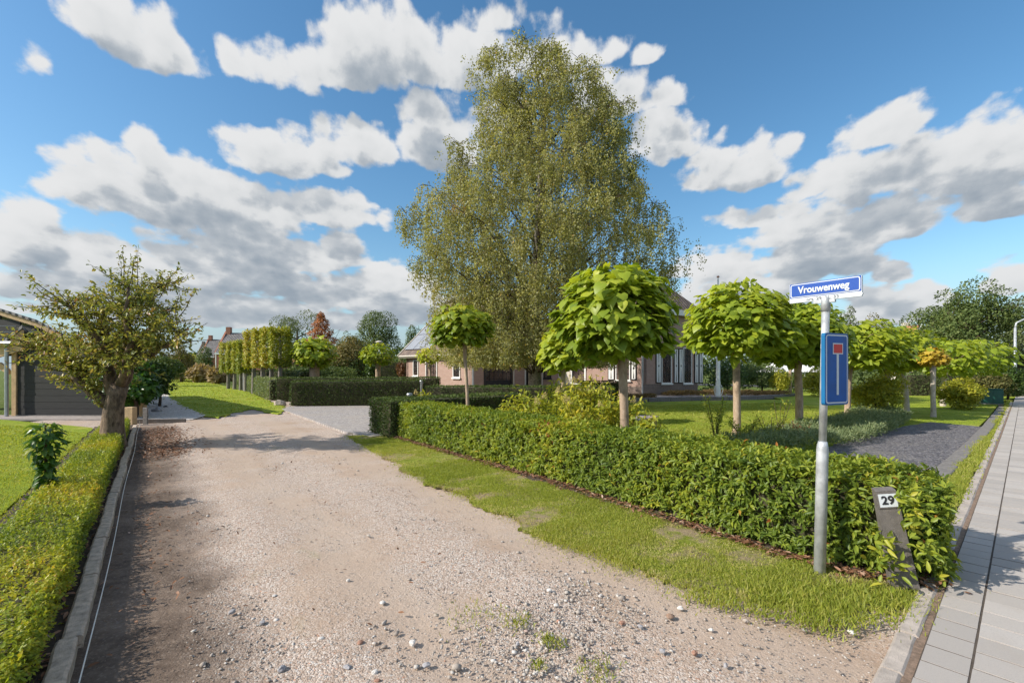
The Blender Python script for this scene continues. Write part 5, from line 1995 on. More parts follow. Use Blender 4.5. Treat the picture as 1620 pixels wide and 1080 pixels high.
# variegated hedges along the far lane
yew([(-12.9, 24.2, 0), (-20.6, 35.2, 0)], [(-12.2, 24.7, 0), (-19.8, 35.7, 0)], [1.08, 1.12], 'pale variegated hedge along the far right side of the lane', 11000, 'privet_hedge', SAGE, .08, .25)
yew([(-21.3, 36.6, 0), (-31.5, 52.0, 0)], [(-20.5, 37.1, 0), (-30.6, 52.5, 0)], [1.1, 1.1], 'pale hedge beyond the white post on the far lane', 7000, 'privet_hedge', SAGE, .11, .25)
yew([(24.5, 28.0, 0), (31, 27.0, 0)], [(24.5, 28.8, 0), (31, 27.8, 0)], [1.3, 1.3], 'green hedge behind the white catalpa trunks', 5000, 'beech_hedge', FARGREEN, .09, .05)
yew([(-12.4, 40, 0), (-6.0, 40, 0)], [(-12.4, 41, 0), (-6, 41, 0)], [2.3, 2.3], 'tall dark hedge at the back of the garden', 7000, 'yew_hedge', YEW, .10, .2)
yew([(-22.5, 38.5, 0), (-13.2, 29.5, 0)], [(-21.8, 39.2, 0), (-12.6, 30.2, 0)], [1.5, 1.5], 'dark hedge under the pleached hornbeams', 7000, 'yew_hedge', YEW, .10, .1)


# ------------------------------------------------------------------ garden plants
def hydrangea(X, Y, h, r, label, blooms, n=620, tint=0.0):
    n = int(n * 1.6); h *= 1.08; r *= 1.1
    t = thing('hydrangea_shrub', (X, Y, 0), label, 'shrub', 'yellowing hydrangeas behind the laurel hedge')
    st = MB()
    seats = []
    for i in range(13):
        a = random.uniform(0, 6.28); rr = r * math.sqrt(random.random())
        top = Vector((X + rr * math.cos(a), Y + rr * math.sin(a), h * random.uniform(.7, 1.05) * (1 - .25 * (rr / r) ** 2)))
        b = Vector((X + .25 * rr * math.cos(a), Y + .25 * rr * math.sin(a), 0))
        pts = [b, b.lerp(top, .4) + Vector((random.uniform(-.04, .04), 0, 0)), b.lerp(top, .75), top]
        st.tube(pts, [.010, .008, .007, .005], 5, False)
        seats.append((b, top))
    st.build('stems', TWIG, t).name = 'stem'
    P, O = [], []
    for i in range(n):
        b, top = seats[i % 13]
        q = random.uniform(.25, 1.0) ** .8
        c = b.lerp(top, q)
        d = Vector(rnd_dirs(1)[0])
        P.append((c + d * random.uniform(.02, .16))[:]); O.append((d + Z * .3)[:])
    P = np.array(P)
    leafy('foliage', HYDR, t, P, unit(np.array(O)), .105, .062, T_OVAL, .45, .12 + tint + .12 * wob3(P, 2.0, X))
    for i in range(blooms):
        b, top = seats[i % 13]
        m = 130
        u = rng.uniform(0, 1, m) ** .7
        a = rng.uniform(0, 6.28, m)
        L = random.uniform(.13, .2)
        d = np.array((top - b).normalized())
        rr = .055 * u + .008
        Q = np.array(top) + np.column_stack([rr * np.cos(a), rr * np.sin(a), np.zeros(m)]) + d * (L * (1 - u))[:, None]
        leafy('bloom', BLOOM, t, Q, unit(np.column_stack([np.cos(a), np.sin(a), .4 * np.ones(m)])), .022, .02, T_QUAD, .0, .15, kind=None)


hyd = [(-2.6, 13.3, .95, .28, 2, 'small hydrangea with two flower heads left of the thin catalpa', 240), (-.15, 10.2, .92, .3, 2, 'hydrangea just right of the thin catalpa trunk', 320), (.30, 10.0, 1.12, .42, 4, 'hydrangea with tan blooms before the flat yew hedge', 620),
       (.95, 9.6, 1.2, .45, 4, 'bushy hydrangea left of the tallest one', 680), (1.15, 11.0, 1.42, .5, 5, 'tallest yellow hydrangea under the birch', 720), (1.75, 10.3, 1.35, .5, 4, 'yellow hydrangea left of the largest catalpa trunk', 700),
       (1.35, 8.6, 1.05, .42, 3, 'hydrangea close behind the laurel hedge', 620), (2.3, 9.7, 1.12, .45, 3, 'hydrangea behind the trunk of the largest catalpa', 640), (1.95, 11.8, 1.1, .5, 3, 'green leaved hydrangea at the edge of the lawn', 600),
       (2.38, 7.75, .84, .2, 1, 'little yellow hydrangea at the foot of the largest catalpa', 170)]
for X, Y, h, r, bl, lab, n in hyd:
    hydrangea(X, Y, h, r, lab, bl, n, random.uniform(-.08, .1))


def sapling(X, Y, h, label, n=260, mat=YELLOWSH, name='young_shrub', spread=.3, stems=5, ls=.06, group=None):
    t = thing(name, (X, Y, 0), label, 'shrub', group)
    st = MB(); P = []; O = []
    for i in range(stems):
        a = i * 2.4; e = Vector((math.cos(a), math.sin(a), 0)) * spread * random.uniform(.4, 1.0)
        top = Vector((X, Y, h * random.uniform(.6, 1.0))) + e
        pts = [Vector((X, Y, 0)), Vector((X, Y, h * .35)) + e * .3, top]
        st.tube(pts, [.012, .009, .004], 5, False)
        for k in range(n // stems):
            q = random.uniform(.15, 1.0)
            c = pts[1].lerp(pts[2], q) if random.random() < .75 else pts[0].lerp(pts[1], q)
            d = Vector(rnd_dirs(1)[0])
            P.append((c + d * random.uniform(.01, .09))[:]); O.append((d + Z * .2)[:])
    st.build('stem', TWIG, t)
    P = np.array(P)
    leafy('foliage', mat, t, P, unit(np.array(O)), ls, ls * .55, T_OVAL, .25, rng.uniform(-.1, .1))


sapling(4.30, 9.6, 1.12, 'loose leafy shrub left of the second catalpa trunk', 420, HYDR, spread=.26, stems=6)
sapling(4.75, 9.3, .72, 'low shrub at the foot of the second catalpa', 420, HYDR, spread=.42, stems=8)
sapling(5.5, 9.7, .70, 'thin shrub right of the second catalpa trunk', 260, HYDR, spread=.4, stems=7)
sapling(6.0, 10.2, .95, 'bare stemmed young plant before the dark catalpa trunk', 120, HYDR, spread=.28, stems=4)
sapling(6.25, 9.9, .5, 'small reddish sprig beside the sage border', 120, COPPER, spread=.2, stems=5)
sapling(-8.75, 8.0, .6, 'wisp of leaves against the fruit tree trunk', 60, BIGLEAF, spread=.2, stems=4, ls=.11) if False else None


def low_cover(name, poly, h, n, mat, ls, label, Wr=.25):
    q = sample_poly(poly, n)
    hh = h * (.55 + .45 * wob3(np.column_stack([q, np.zeros(n)]), 2.3, 1.0) * .6 + .2)
    P = np.column_stack([q, np.abs(hh) * rng.uniform(.1, 1.0, n) ** .6])
    A = unit(rnd_dirs(n) * .8 + np.array([0, 0, .7]))
    o = leaves(name, P, A, rnd_dirs(n), ls * rng.uniform(.6, 1.3, n), ls * Wr * np.ones(n), T_QUAD, np.clip(rng.beta(2, 2, n), 0, 1), mat)
    tag(o, label, None, None, 'stuff')


low_cover('sage_border', [(4.3, 8.4), (6.1, 8.9), (7.5, 9.6), (9.6, 11.4), (12.2, 13.9), (13.4, 16.2), (12.2, 16.0), (10.0, 13.9), (7.6, 11.7), (5.6, 10.2), (4.2, 9.2)], .42, 26000, SAGE, .085, 'grey green low border between the lawn and the slate bed')
low_cover('heath_border', [(9.2, 26.6), (12.9, 27.3), (15.0, 26.6), (16.6, 26.9), (16.4, 28.2), (12.6, 28.6), (9.0, 27.6)], .42, 9000, HEATH, .12, 'tan dried heath along the farmhouse terrace')
low_cover('heath_border', [(5.7, 23.9), (7.8, 24.4), (7.8, 25.3), (5.8, 25.0)], .38, 2500, HEATH, .11, 'small tan heath patch left of the terrace')
low_cover('border_plants', [(-13, 25.6), (-4.6, 26), (-4.6, 27.5), (-13, 28)], .75, 7000, FARGREEN, .14, 'mixed green border behind the yew hedges')

# terrace of flat stones along the house
ter = tag(link('terrace', None, None, Matrix.Translation((8, 25, 0))), kind='structure')
tp_ = [Vector((4.6, 22.9, 0)), Vector((7.0, 23.5, 0)), Vector((9.6, 24.6, 0)), Vector((11.6, 24.4, 0)), Vector((13.6, 25.4, 0)), Vector((15.6, 26.6, 0)), Vector((17.8, 28.2, 0))]
sheet('terrace_floor', [(p.x, p.y) for p in tp_] + [(17.5, 29.5), (11.8, 29.5), (7.9, 27.0), (4.0, 29)], .07, TERRACE, .12, parent=ter)
for i in range(len(tp_) - 1):
    a, b = tp_[i], tp_[i + 1]
    n = max(1, round((b - a).length / .8))
    for j in range(n):
        q = a + (b - a) * (j / n)
        vs, fs = wobble_box((b - a).length / n - .02, .22, .16, 500 + i * 10 + j, 3, .015)
        MB().add(vs, fs).build('edging_stone', CONC_D, ter, frame(q, b - a))
sheet('stone_step', [gp(1006, 658), gp(1042, 660), gp(1020, 665), gp(1000, 668)], .05, TERRACE, .06)


# ---- leafy plant on the left and the grass
def broad_plant():
    base = gp(72, 806)
    base = kp(2.9, -.66)
    base = Vector(((72 - 810) / 720 * 5.15, 5.15, 0))
    t = thing('magnolia_shoot', base, 'knee high broad leaved plant on one stem beside the low left hedge', 'plant')
    MB().tube([base, base + Vector((.01, 0, .35)), base + Vector((-.02, .02, .7)), base + Vector((0, 0, .98))], [.022, .018, .014, .008], 8).build('stem', TWIG, t)
    P, A, Nn, L, T = [], [], [], [], []
    for i in range(300):
        z = .06 + .94 * (i / 300)
        a = i * 2.4
        r = .02 + .075 * (.55 + .45 * math.sin(z * 9.0 + .6))
        if z > .70: r *= 1.35
        r *= random.uniform(.2, 1.1)
        d = Vector((math.cos(a), math.sin(a), 0))
        P.append((base + d * r + Z * z)[:])
        A.append((d * .8 + Z * (random.uniform(-1.2, .1) if z < .9 else random.uniform(-.6, .35)) + Vector(rnd_dirs(1)[0]) * .45)[:])
        Nn.append((Z * .6 + d * .8 + Vector(rnd_dirs(1)[0]) * .3)[:])
        L.append(random.uniform(.07, .125)); T.append(min(.94, max(0, random.betavariate(2, 3) + (.3 if z > .95 else 0))))
    L = np.array(L)
    leaf_parts('leaf', np.array(P), np.array(A), np.array(Nn), L, L * .62, T_LAUREL, np.array(T), BIGLEAF, t)


broad_plant()


def blades(name, P, h, wd, mat, label, lean=.45, tb=.0):
    n = len(P)
    A = unit(np.column_stack([rng.normal(0, lean, n), rng.normal(0, lean, n), np.ones(n)]))
    o = leaves(name, P, A, rnd_dirs(n) * np.array([1, 1, .1]), h, wd, T_TRI, np.clip(rng.beta(2, 2, n) * .75 + .1 + tb, 0, 1), mat)
    tag(o, label, None, None, 'stuff')


def grass_area(name, poly, z, n, h, label, d0=3.0, wide=.0035, edge=0.0, tb=0.0):
    q = sample_poly(poly, n)
    d = np.hypot(q[:, 0], q[:, 1])
    keep = rng.uniform(size=len(q)) < np.minimum(1, (d0 / d) ** 1.1)
    q, d = q[keep], d[keep]
    if edge:
        far_ = rng.uniform(size=len(q)) < .30
        q = q + rng.normal(0, 1, q.shape) * np.where(far_, edge * 2.4, edge * .6)[:, None]
    P = np.column_stack([q, np.full(len(q), z)])
    patch = .5 + .5 * wob3(P, 1.7, 6.0)
    patch = np.clip(patch * .6 + .4 * (.5 + .5 * wob3(P, 6.5, 2.0)), 0, 1)
    sel = rng.uniform(size=len(q)) < (np.clip(patch * 1.9 - .38, .05, 1) if edge > .03 else .5 + .6 * patch)
    P, d, patch = P[sel], d[sel], patch[sel]
    hh = h * rng.uniform(.4, 1.5, len(P)) * (.35 + 1.1 * patch)
    blades(name, P, hh, wide * (1 + d / 3.5), GRASS, label, tb=tb + .16 * wob3(P, .9, 3.0) + np.where(patch < .42, .30, 0) * (1 if edge > .03 else 0))


vp = [tuple(p)[:2] for p in verge]
grass_area('verge_grass', vp, .018, 330000, .019, 'rough grass of the verge between lane and laurel hedge', 3.2, .0034, .055, .02)
grass_area('verge_tufts', [tuple(gp(1060, 946))[:2], tuple(gp(1180, 935))[:2], tuple(gp(1330, 915))[:2], tuple(gp(1440, 938))[:2], tuple(gp(1452, 985))[:2], tuple(gp(1300, 1000))[:2], tuple(gp(1180, 975))[:2]], .018, 8000, .042, 'longer grass tufts round the sign post and number post', 3.2, .005, .04, .02)
grass_area('lawn_grass', [tuple(p)[:2] for p in (kp(-1.0, -.88), kp(12, -.88), gp(0, 672), Vector((-16, 12, 0)), Vector((-12, 4, 0)))], .02, 150000, .03, 'short mown grass of the left lawn', 5.5, .0042, .01, -.02)
grass_area('garden_grass', [(-.2, 10.4), (2.8, 7.4), (4.3, 8.6), (6.6, 11.2), (11, 15.2), (13.2, 17.2), (13, 22.0), (4, 20.0), (1, 17)], .02, 150000, .032, 'short mown grass of the garden lawn', 9.0, .0042, .01, .0)
grass_area('pavement_grass', [tuple(p)[:2] for p in PV], .020, 70000, .055, 'weedy grass strip beside the pavement', 4.5, .006, .02, .0)
grass_area('track_grass', [tuple(p)[:2] for p in track], .014, 60000, .05, 'grass grown over the far end of the lane', 16.0, .006, .08, .0)


# weeds and tufts in the lane
def tuft(X, Y, r, n, h, label, mat=GRASS):
    q = rng.normal(0, r, (n, 2)) + np.array([X, Y])
    P = np.column_stack([q, np.zeros(n)])
    A = unit(np.column_stack([rng.normal(0, .6, n), rng.normal(0, .6, n), np.ones(n)]))
    o = leaves('weed_tuft', P, A, rnd_dirs(n), h * rng.uniform(.5, 1.3, n), np.full(n, .007), T_QUAD, np.clip(rng.beta(2, 2, n), 0, 1), mat)
    tag(o, label, 'weed', 'weeds growing in the gravel of the lane', None)


for px, py, r, n, lab in ((820, 984, .05, 120, 'flat weed in the middle of the gravel left of the stones'), (868, 1012, .035, 90, 'small green weed among the loose stones'), (852, 1052, .025, 70, 'weed nearest the bottom of the lane'), (945, 1062, .06, 130, 'sprawling weed in the lower right of the lane'), (877, 1020, .04, 70, 'weed beside the two grey stones'), (1300, 990, .07, 260, 'grass tuft on the bare earth by the pavement kerb'), (750, 970, .10, 120, 'thin patch of weeds in the gravel')):
    q = gp(px, py)
    tuft(q.x, q.y, r, n, .035, lab)


# fallen leaves
def litter(name, P, ls, label, z=.02):
    n = len(P)
    Q = np.column_stack([P, np.full(n, z) + rng.uniform(0, .02, n)])
    A = rnd_dirs(n); A[:, 2] *= .25
    Nn = unit(rnd_dirs(n) * .45 + np.array([0, 0, 1]))
    o = leaves(name, Q, A, Nn, ls * rng.uniform(.6, 1.3, n), ls * .55 * np.ones(n), T_OVAL, rng.beta(1.6, 1.6, n), LITTER)
    tag(o, label, None, None, 'stuff')


def along(pts, n, sd):
    pts = [np.array(tuple(p)[:2]) for p in pts]
    L = np.array([np.linalg.norm(b - a) for a, b in zip(pts, pts[1:])])
    i = rng.choice(len(L), n, p=L / L.sum()); u = rng.uniform(size=n)
    A_ = np.array(pts[:-1])[i]; B_ = np.array(pts[1:])[i]
    return A_ + (B_ - A_) * u[:, None] + rng.normal(0, sd, (n, 2))


litter('hedge_litter', along([Vector(p) + Vector((-.05, -.07, 0)) for p in hf], 2600, .055), .05, 'brown dead leaves along the foot of the laurel hedge', .03)
litter('kerb_litter', along([kp(.2, .35), kp(6, .40), kp(9, .5)], 260, .22), .045, 'dead leaves scattered on the dark earth by the kerb', .012)
litter('leaf_drift', along([kp(7.2, .55), kp(12.5, .55)], 1900, .28), .06, 'thick drift of dead leaves at the far end of the kerb', .012)
litter('strip_litter', along([kp(-1, -.16), kp(9, -.16)], 420, .03), .05, 'dead leaves between the kerb and the low hedge', .03)
litter('lane_litter', sample_poly([tuple(gp(350, 1000))[:2], tuple(gp(700, 1000))[:2], tuple(gp(700, 720))[:2], tuple(gp(300, 690))[:2]], 120), .04, 'few fallen leaves on the gravel lane', .012)

# ------------------------------------------------------------------ stones
ICO = bmesh.new(); bmesh.ops.create_icosphere(ICO, subdivisions=1, radius=1.0)
IV = np.array([v.co[:] for v in ICO.verts], dtype=np.float32)
IF = np.array([[v.index for v in f.verts] for f in ICO.faces], dtype=np.int32)
ICO.free()


def pebbles(name, q, size, label, z=.0, tb=None):
    n = len(q)
    S = size * rng.lognormal(-.25, .5, n)
    V = IV[None] * (S[:, None, None]) * rng.uniform(.5, 1.25, (n, 1, 3)) * rng.uniform(.68, 1.25, (n, len(IV), 1))
    a = rng.uniform(0, 6.28, n)
    ca, sa = np.cos(a)[:, None], np.sin(a)[:, None]
    x, y = V[..., 0] * ca - V[..., 1] * sa, V[..., 0] * sa + V[..., 1] * ca
    V = np.stack([x + q[:, 0:1], y + q[:, 1:2], V[..., 2] * .62 + z + S[:, None] * .12], -1)
    F = IF[None] + (np.arange(n) * len(IV))[:, None, None]
    t = rng.beta(1.6, 1.8, n) if tb is None else tb
    me = np_mesh(name, V.reshape(-1, 3), F.reshape(-1, 3), PEBBLE, np.repeat(t, len(IV)))
    o = link(name, me)
    tag(o, label, None, None, 'stuff')


lp = [tuple(gp(300, 1078))[:2], tuple(gp(1400, 1078))[:2], tuple(gp(1330, 985))[:2], tuple(gp(1050, 930))[:2], tuple(gp(850, 850))[:2], tuple(gp(640, 750))[:2], tuple(gp(430, 690))[:2], tuple(gp(290, 760))[:2]]
q = sample_poly(lp, 30000)
d = np.hypot(q[:, 0], q[:, 1])
wv = wob3(np.column_stack([q, np.zeros(len(q))]), 1.3, 5.0)
keep = rng.uniform(size=len(q)) < np.minimum(1, (2.6 / d) ** 1.3) * np.clip(.35 + .65 * wv, .06, 1)
pebbles('lane_gravel', q[keep], .0058, 'fine gravel pressed into the dirt lane', -.012)
# grey chippings spilled by the verge
q = np.concatenate([along([gp(870, 905), gp(960, 950), gp(1010, 985)], 800, .10), along([gp(860, 960), gp(960, 1020)], 900, .16), along([gp(760, 1000), gp(800, 1070), gp(900, 1060)], 1000, .16), along([gp(380, 960), gp(450, 990), gp(500, 1010)], 350, .14), along([gp(420, 1000), gp(640, 1060)], 500, .22)])
pebbles('spilled_chippings', q, .0068, 'grey stone chippings spilled along the lane', -.006)


def stone(px, py, w_px, label, mat=STONE, group='loose stones lying on the lane', name='loose_stone', flat=.6, seed=0, cat='stone'):
    q = gp(px, py)
    r = w_px * q.y / 720 / 2 * (.82 if group and 'lane' in group else 1)
    bm = bmesh.new()
    bmesh.ops.create_icosphere(bm, subdivisions=2, radius=1.0)
    rr = np.random.default_rng(int(px * 7 + py))
    sc = Vector((1.0, rr.uniform(.65, .9), flat * rr.uniform(.8, 1.1)))
    ph = rr.uniform(0, 6, 3)
    for v in bm.verts:
        c = v.co
        k = 1 + .16 * math.sin(c.x * 3.1 + ph[0]) * math.cos(c.y * 2.7 + ph[1]) + .10 * math.sin(c.z * 5 + ph[2]) + rr.uniform(-.13, .13)
        v.co = Vector((c.x * sc.x, c.y * sc.y, c.z * sc.z)) * r * k
    me = bpy.data.meshes.new(name); bm.to_mesh(me); bm.free()
    me.materials.append(mat)
    a = rr.uniform(0, 6.28)
    M = Matrix.Translation(Vector((q.x, q.y, r * flat * .28))) @ Matrix.Rotation(a, 4, 'Z')
    o = link(name, me, None, M)
    tag(o, label, cat, group)


STONE_P = plain('bluish_stone', (.33, .32, .33), .85, var=.22, scale=60, bump=.5, bscale=90)
STONE_W = plain('white_stone', (.62, .59, .55), .85, var=.18, scale=60, bump=.4, bscale=90)
STONE_R = plain('brick_fragment', (.34, .19, .135), .9, var=.25, scale=80, bump=.5, bscale=120)
for px, py, wp, lab, mt in ((446, 1058, 18, 'round grey stone at the lower left of the gravel', STONE_P), (549, 1055, 16, 'grey stone near the bottom of the lane left of a white one', STONE_P), (593, 1063, 14, 'white stone near the bottom edge of the lane', STONE_W),
                            (652, 1017, 16, 'larger white stone in the middle of the gravel', STONE_W), (675, 1052, 17, 'flat grey stone right of the white stones near the bottom', STONE_P), (819, 1018, 12, 'grey stone beside a weed in the gravel', STONE_P), (874, 1007, 13, 'smooth blue grey stone next to the weeds', STONE_P),
                            (868, 1019, 11, 'blue grey stone just below its smooth neighbour', STONE_P), (551, 918, 9, 'small white stone alone on the middle of the lane', STONE_W), (605, 953, 11, 'pale stone right of the lone white one', STONE_W), (1013, 991, 11, 'blue stone at the end of the spilled chippings', STONE_P),
                            (1060, 975, 16, 'brown stone on the bare damp earth', plain('brown_stone', (.26, .17, .12), .9, var=.2, scale=60, bump=.4)), (1125, 996, 10, 'round pale stone on the bare earth', STONE_W), (1048, 1030, 12, 'grey stone below the damp earth', STONE_P), (1148, 1052, 12, 'grey stone with reddish soil around it', STONE_P),
                            (1076, 962, 12, 'white stone at the border of the verge', STONE_W), (869, 934, 12, 'light stone at the left of the chippings', STONE_W), (880, 957, 11, 'pale round stone left of the brick crumbs', STONE_W), (570, 1016, 13, 'orange brick fragment on the gravel', STONE_R), (597, 1077, 12, 'brick fragment at the bottom edge of the photo', STONE_R), (984, 985, 12, 'red brick crumb by the chippings', STONE_R), (1099, 1033, 14, 'red brown clod of brick near the bare earth', STONE_R),
                            (434, 942, 8, 'white chip on the left half of the lane', STONE_W), (508, 1010, 12, 'white chip above the lower grey stones', STONE_W), (367, 968, 14, 'grey stone by the dark edge of the lane', STONE_P), (415, 985, 13, 'grey stone a step right of the dark earth', STONE_P), (1388, 893 + 16, 22, 'fist sized pale stone at the foot of the hedge', STONE_W),
                            (1330, 984, 18, 'flat pale stone on the earth by the pavement', STONE_W), (1347, 1000, 15, 'white oblong stone before the pavement kerb', STONE_W), (1297, 955, 13, 'pale stone in the grass below the sign post', STONE_W)):
    stone(px, py, wp, lab, mt)
BG = 'boulders on the white gravel bed'
for px, py, wp, lab, mt in ((248, 651, 15, 'long grey boulder nearest on the white gravel', STONE_P), (262, 644, 7, 'small black boulder behind the long grey one', BLACKP), (250, 640, 11, 'pale boulder behind the long grey one', STONE_W), (251, 632, 9, 'middle pale boulder of the row', STONE_W), (253, 626, 7, 'farthest pale boulder of the row', STONE_W)):
    stone(px, py, wp, lab, mt, BG, 'boulder', .7, cat='boulder')
stone(443, 641, 18, 'slanting pale slab of stone at the corner of the long yew hedge', plain('buff_stone', (.5, .42, .35), .85, var=.15, scale=20, bump=.3), None, 'corner_stone', .75)

# ------------------------------------------------------------------ street furniture
def street_sign():
    b = Vector((2.42, 3.58, 0))
    t = thing('street_sign', b, 'grey metal post with a street name board and a blue dead end sign', 'sign')
    tilt = Matrix.Translation(b) @ Matrix.Rotation(R(1.3), 4, 'Y')
    z1 = CAM_H - (705 - 585) * 3.58 / 720
    m = MB(); m.lathe((0, 0, 0), [(.041, -.2), (.041, z1 - .03), (.038, z1), (.030, z1 + .035)], 20)
    for v in m.v: pass
    m.v = [tilt @ v for v in m.v]
    m.build('lower_pole', GALV, t, smooth=True)
    m = MB(); m.lathe((0, 0, 0), [(.0275, z1 + .02), (.0275, 2.13)], 16); m.v = [tilt @ v for v in m.v]
    m.build('upper_pole', GALV, t, smooth=True)
    m = MB(); m.lathe((0, 0, 0), [(.033, 2.06), (.033, 2.16), (.030, 2.17)], 16); m.v = [tilt @ v for v in m.v]
    m.build('pole_cap', GALV, t, smooth=True)
    # name board, parallel to the lane
    L, H = .50, .145
    ctr = (tilt @ Vector((0, 0, 2.225)))
    u = Vector((.60, -.80, 0))
    M = frame(ctr - u * (L / 2 + .012), u)
    Zt = .0
    m = MB(); m.box(.003, L - .003, -.012, .012, -.074, .0785, M, 0)
    nb = m.build('name_board', SIGNW, t)
    # blue field with white border line
    def rrect(mb, x0, x1, z0, z1, r, y):
        pts = []
        for cx, cz, a0 in ((x1 - r, z1 - r, 0), (x0 + r, z1 - r, 90), (x0 + r, z0 + r, 180), (x1 - r, z0 + r, 270)):
            for k in range(5):
                a = R(a0 + 22.5 * k)
                pts.append((cx + r * math.cos(a), cz + r * math.sin(a)))
        n = len(pts)
        vs = [(x, y, z) for x, z in pts] + [(x, y + .001, z) for x, z in pts]
        fs = [tuple(range(n - 1, -1, -1))[::-1], tuple(range(n, 2 * n))[::-1]] + [(i, (i + 1) % n, (i + 1) % n + n, i + n) for i in range(n)]
        mb.add([M @ Vector(v) for v in vs], fs)
    m = MB(); rrect(m, .006, L - .006, -.036, .080, .006, -.0135); m.build('blue_edge', SIGNN, nb)
    m = MB(); rrect(m, .0115, L - .0115, -.0315, .0755, .016, -.0150); m.build('white_border', SIGNW, nb)
    m = MB(); rrect(m, .0195, L - .0195, -.0245, .0685, .010, -.0165); m.build('blue_field', SIGNN, nb)
    Rx = Matrix.Rotation(R(90), 4, 'X')
    text_part('street_name', 'Vrouwenweg', .078, SIGNW, M @ Matrix.Translation((L / 2 - .005, -.0185, .022)) @ Rx, nb, .355, .0022)
    text_part('house_numbers', 'nrs. 29, 31, 33', .034, GREYINK, M @ Matrix.Translation((L / 2 - .01, -.0140, -.0565)) @ Rx, nb, .22, .0004)
    m = MB(); m.box(L / 2 - .07, L / 2 + .075, -.016, .016, -.096, -.0755, M, 0); m.build('bracket', GALV, nb)
    m = MB()
    for x in (.0, L): m.cyl(M @ Vector((x, -.016, -.055)), M @ Vector((x, .0, -.055)), .006, n=8)
    m.build('rivet', ZINC, nb)
    # the dead end sign
    pz0, pz1 = 1.33, 1.885
    c0 = tilt @ Vector((0, 0, (pz0 + pz1) / 2))
    u = Vector((.918, .396, 0)).normalized()
    Wd, Ht = .285, .555
    nrm = Vector((u.y, -u.x, 0))
    M = frame(c0 + nrm * .072 - u * (Wd / 2 - .035) - Z * Ht / 2, u)
    def rr2(mb, x0, x1, z0, z1, r, y0, y1):
        pts = []
        for cx, cz, a0 in ((x1 - r, z1 - r, 0), (x0 + r, z1 - r, 90), (x0 + r, z0 + r, 180), (x1 - r, z0 + r, 270)):
            for k in range(5):
                a = R(a0 + 22.5 * k)
                pts.append((cx + r * math.cos(a), cz + r * math.sin(a)))
        n = len(pts)
        vs = [(x, y0, z) for x, z in pts] + [(x, y1, z) for x, z in pts]
        fs = [tuple(range(n)), tuple(range(n, 2 * n))[::-1]] + [(i, i + n, (i + 1) % n + n, (i + 1) % n) for i in range(n)]
        mb.add([M @ Vector(v) for v in vs], fs)
        return mb
    ds = rr2(MB(), 0, Wd, 0, Ht, .022, 0, .028).build('dead_end_sign', SIGNS, t)
    rr2(MB(), .004, Wd - .004, .004, Ht - .004, .02, -.001, -.0002).build('blue_face', SIGNB, ds)
    rr2(MB(), .012, Wd - .012, .012, Ht - .012, .022, -.0022, -.0013).build('white_border', SIGNW, ds)
    rr2(MB(), .023, Wd - .023, .023, Ht - .023, .014, -.0034, -.0025).build('blue_field', SIGNB, ds)
    cx = Wd * .52
    m = MB(); m.box(cx - .013, cx + .013, -.0046, -.0037, .078, .40, M); m.build('white_bar', SIGNW, ds)
    m = MB(); m.box(cx - .062, cx + .062, -.0060, -.0050, .392, .478, M); m.build('white_surround', SIGNW, ds)
    m = MB(); m.box(cx - .052, cx + .052, -.0072, -.0063, .401, .469, M); m.build('red_block', SIGNR, ds)
    m = MB()
    for z in (.12, .44): m.box(Wd / 2 - .04 - .035, Wd / 2 + .04 - .035, .0285, .075, z, z + .03, M)
    m.build('clamp', GALV, ds)


street_sign()


def number_post():
    b = Vector((2.86, 3.30, 0))
    t = thing('number_post', b, 'leaning dark stone post with house number 29 in the hedge', 'post')
    lean = Matrix.Rotation(R(-9.5), 4, 'Y') @ Matrix.Rotation(R(-3), 4, 'X')
    u = Vector((.93, -.36, 0)).normalized()
    F = frame(b, u)
    M = Matrix.Translation(b) @ lean @ Matrix.Translation(-b) @ F
    m = MB()
    w0, w1 = .088, .062
    vs = [(-w0, 0, -.15), (w0, 0, -.15), (w0, .075, -.15), (-w0, .075, -.15), (-w1, 0, .725), (w1, 0, .725), (w1, .075, .735), (-w1, .075, .735)]
    m.add([M @ Vector(v) for v in vs], [(0, 3, 2, 1), (4, 5, 6, 7), (0, 1, 5, 4), (1, 2, 6, 5), (2, 3, 7, 6), (3, 0, 4, 7)])
    m.build('post_body', POSTM, t)
    m = MB(); m.box(-.062, .062, -.007, -.0005, .600, .715, M); fr_ = m.build('plate_frame', POSTM, t)
    m = MB(); m.box(-.054, .054, -.0105, -.0075, .610, .705, M); pl = m.build('number_plate', SIGNW, t)
    text_part('digits', '29', .085, INK, M @ Matrix.Translation((-.002, -.013, .6575)) @ Matrix.Rotation(R(90), 4, 'X'), pl, .076, .002)


number_post()
# hedge sprigs that grow over the post
for i, (u_, z_, k) in enumerate(((.125, .68, 60), (.122, .54, 44), (-.10, .36, 34), (-.08, .26, 30), (.15, .30, 40), (-.10, .12, 20))):
    c = Vector((2.80, 3.27, 0)) + Vector((.93, -.36, 0)) * u_ + Z * z_ + Vector((-.13 * z_ / .73, -.03, 0))
    P = np.array(c) + rng.normal(0, .045, (k, 3))
    A = unit(rnd_dirs(k) * .8 + np.array([.2, -.5, .2]))
    leaves('sprig', P, A, unit(rnd_dirs(k) + np.array([-.4, -.4, .9])), .075 * rng.uniform(.7, 1.2, k), .03 * np.ones(k), T_LAUREL, np.clip(rng.beta(2, 2, k) * .8 + .12, 0, 1), LAUREL, bpy.data.objects['laurel_hedge'])


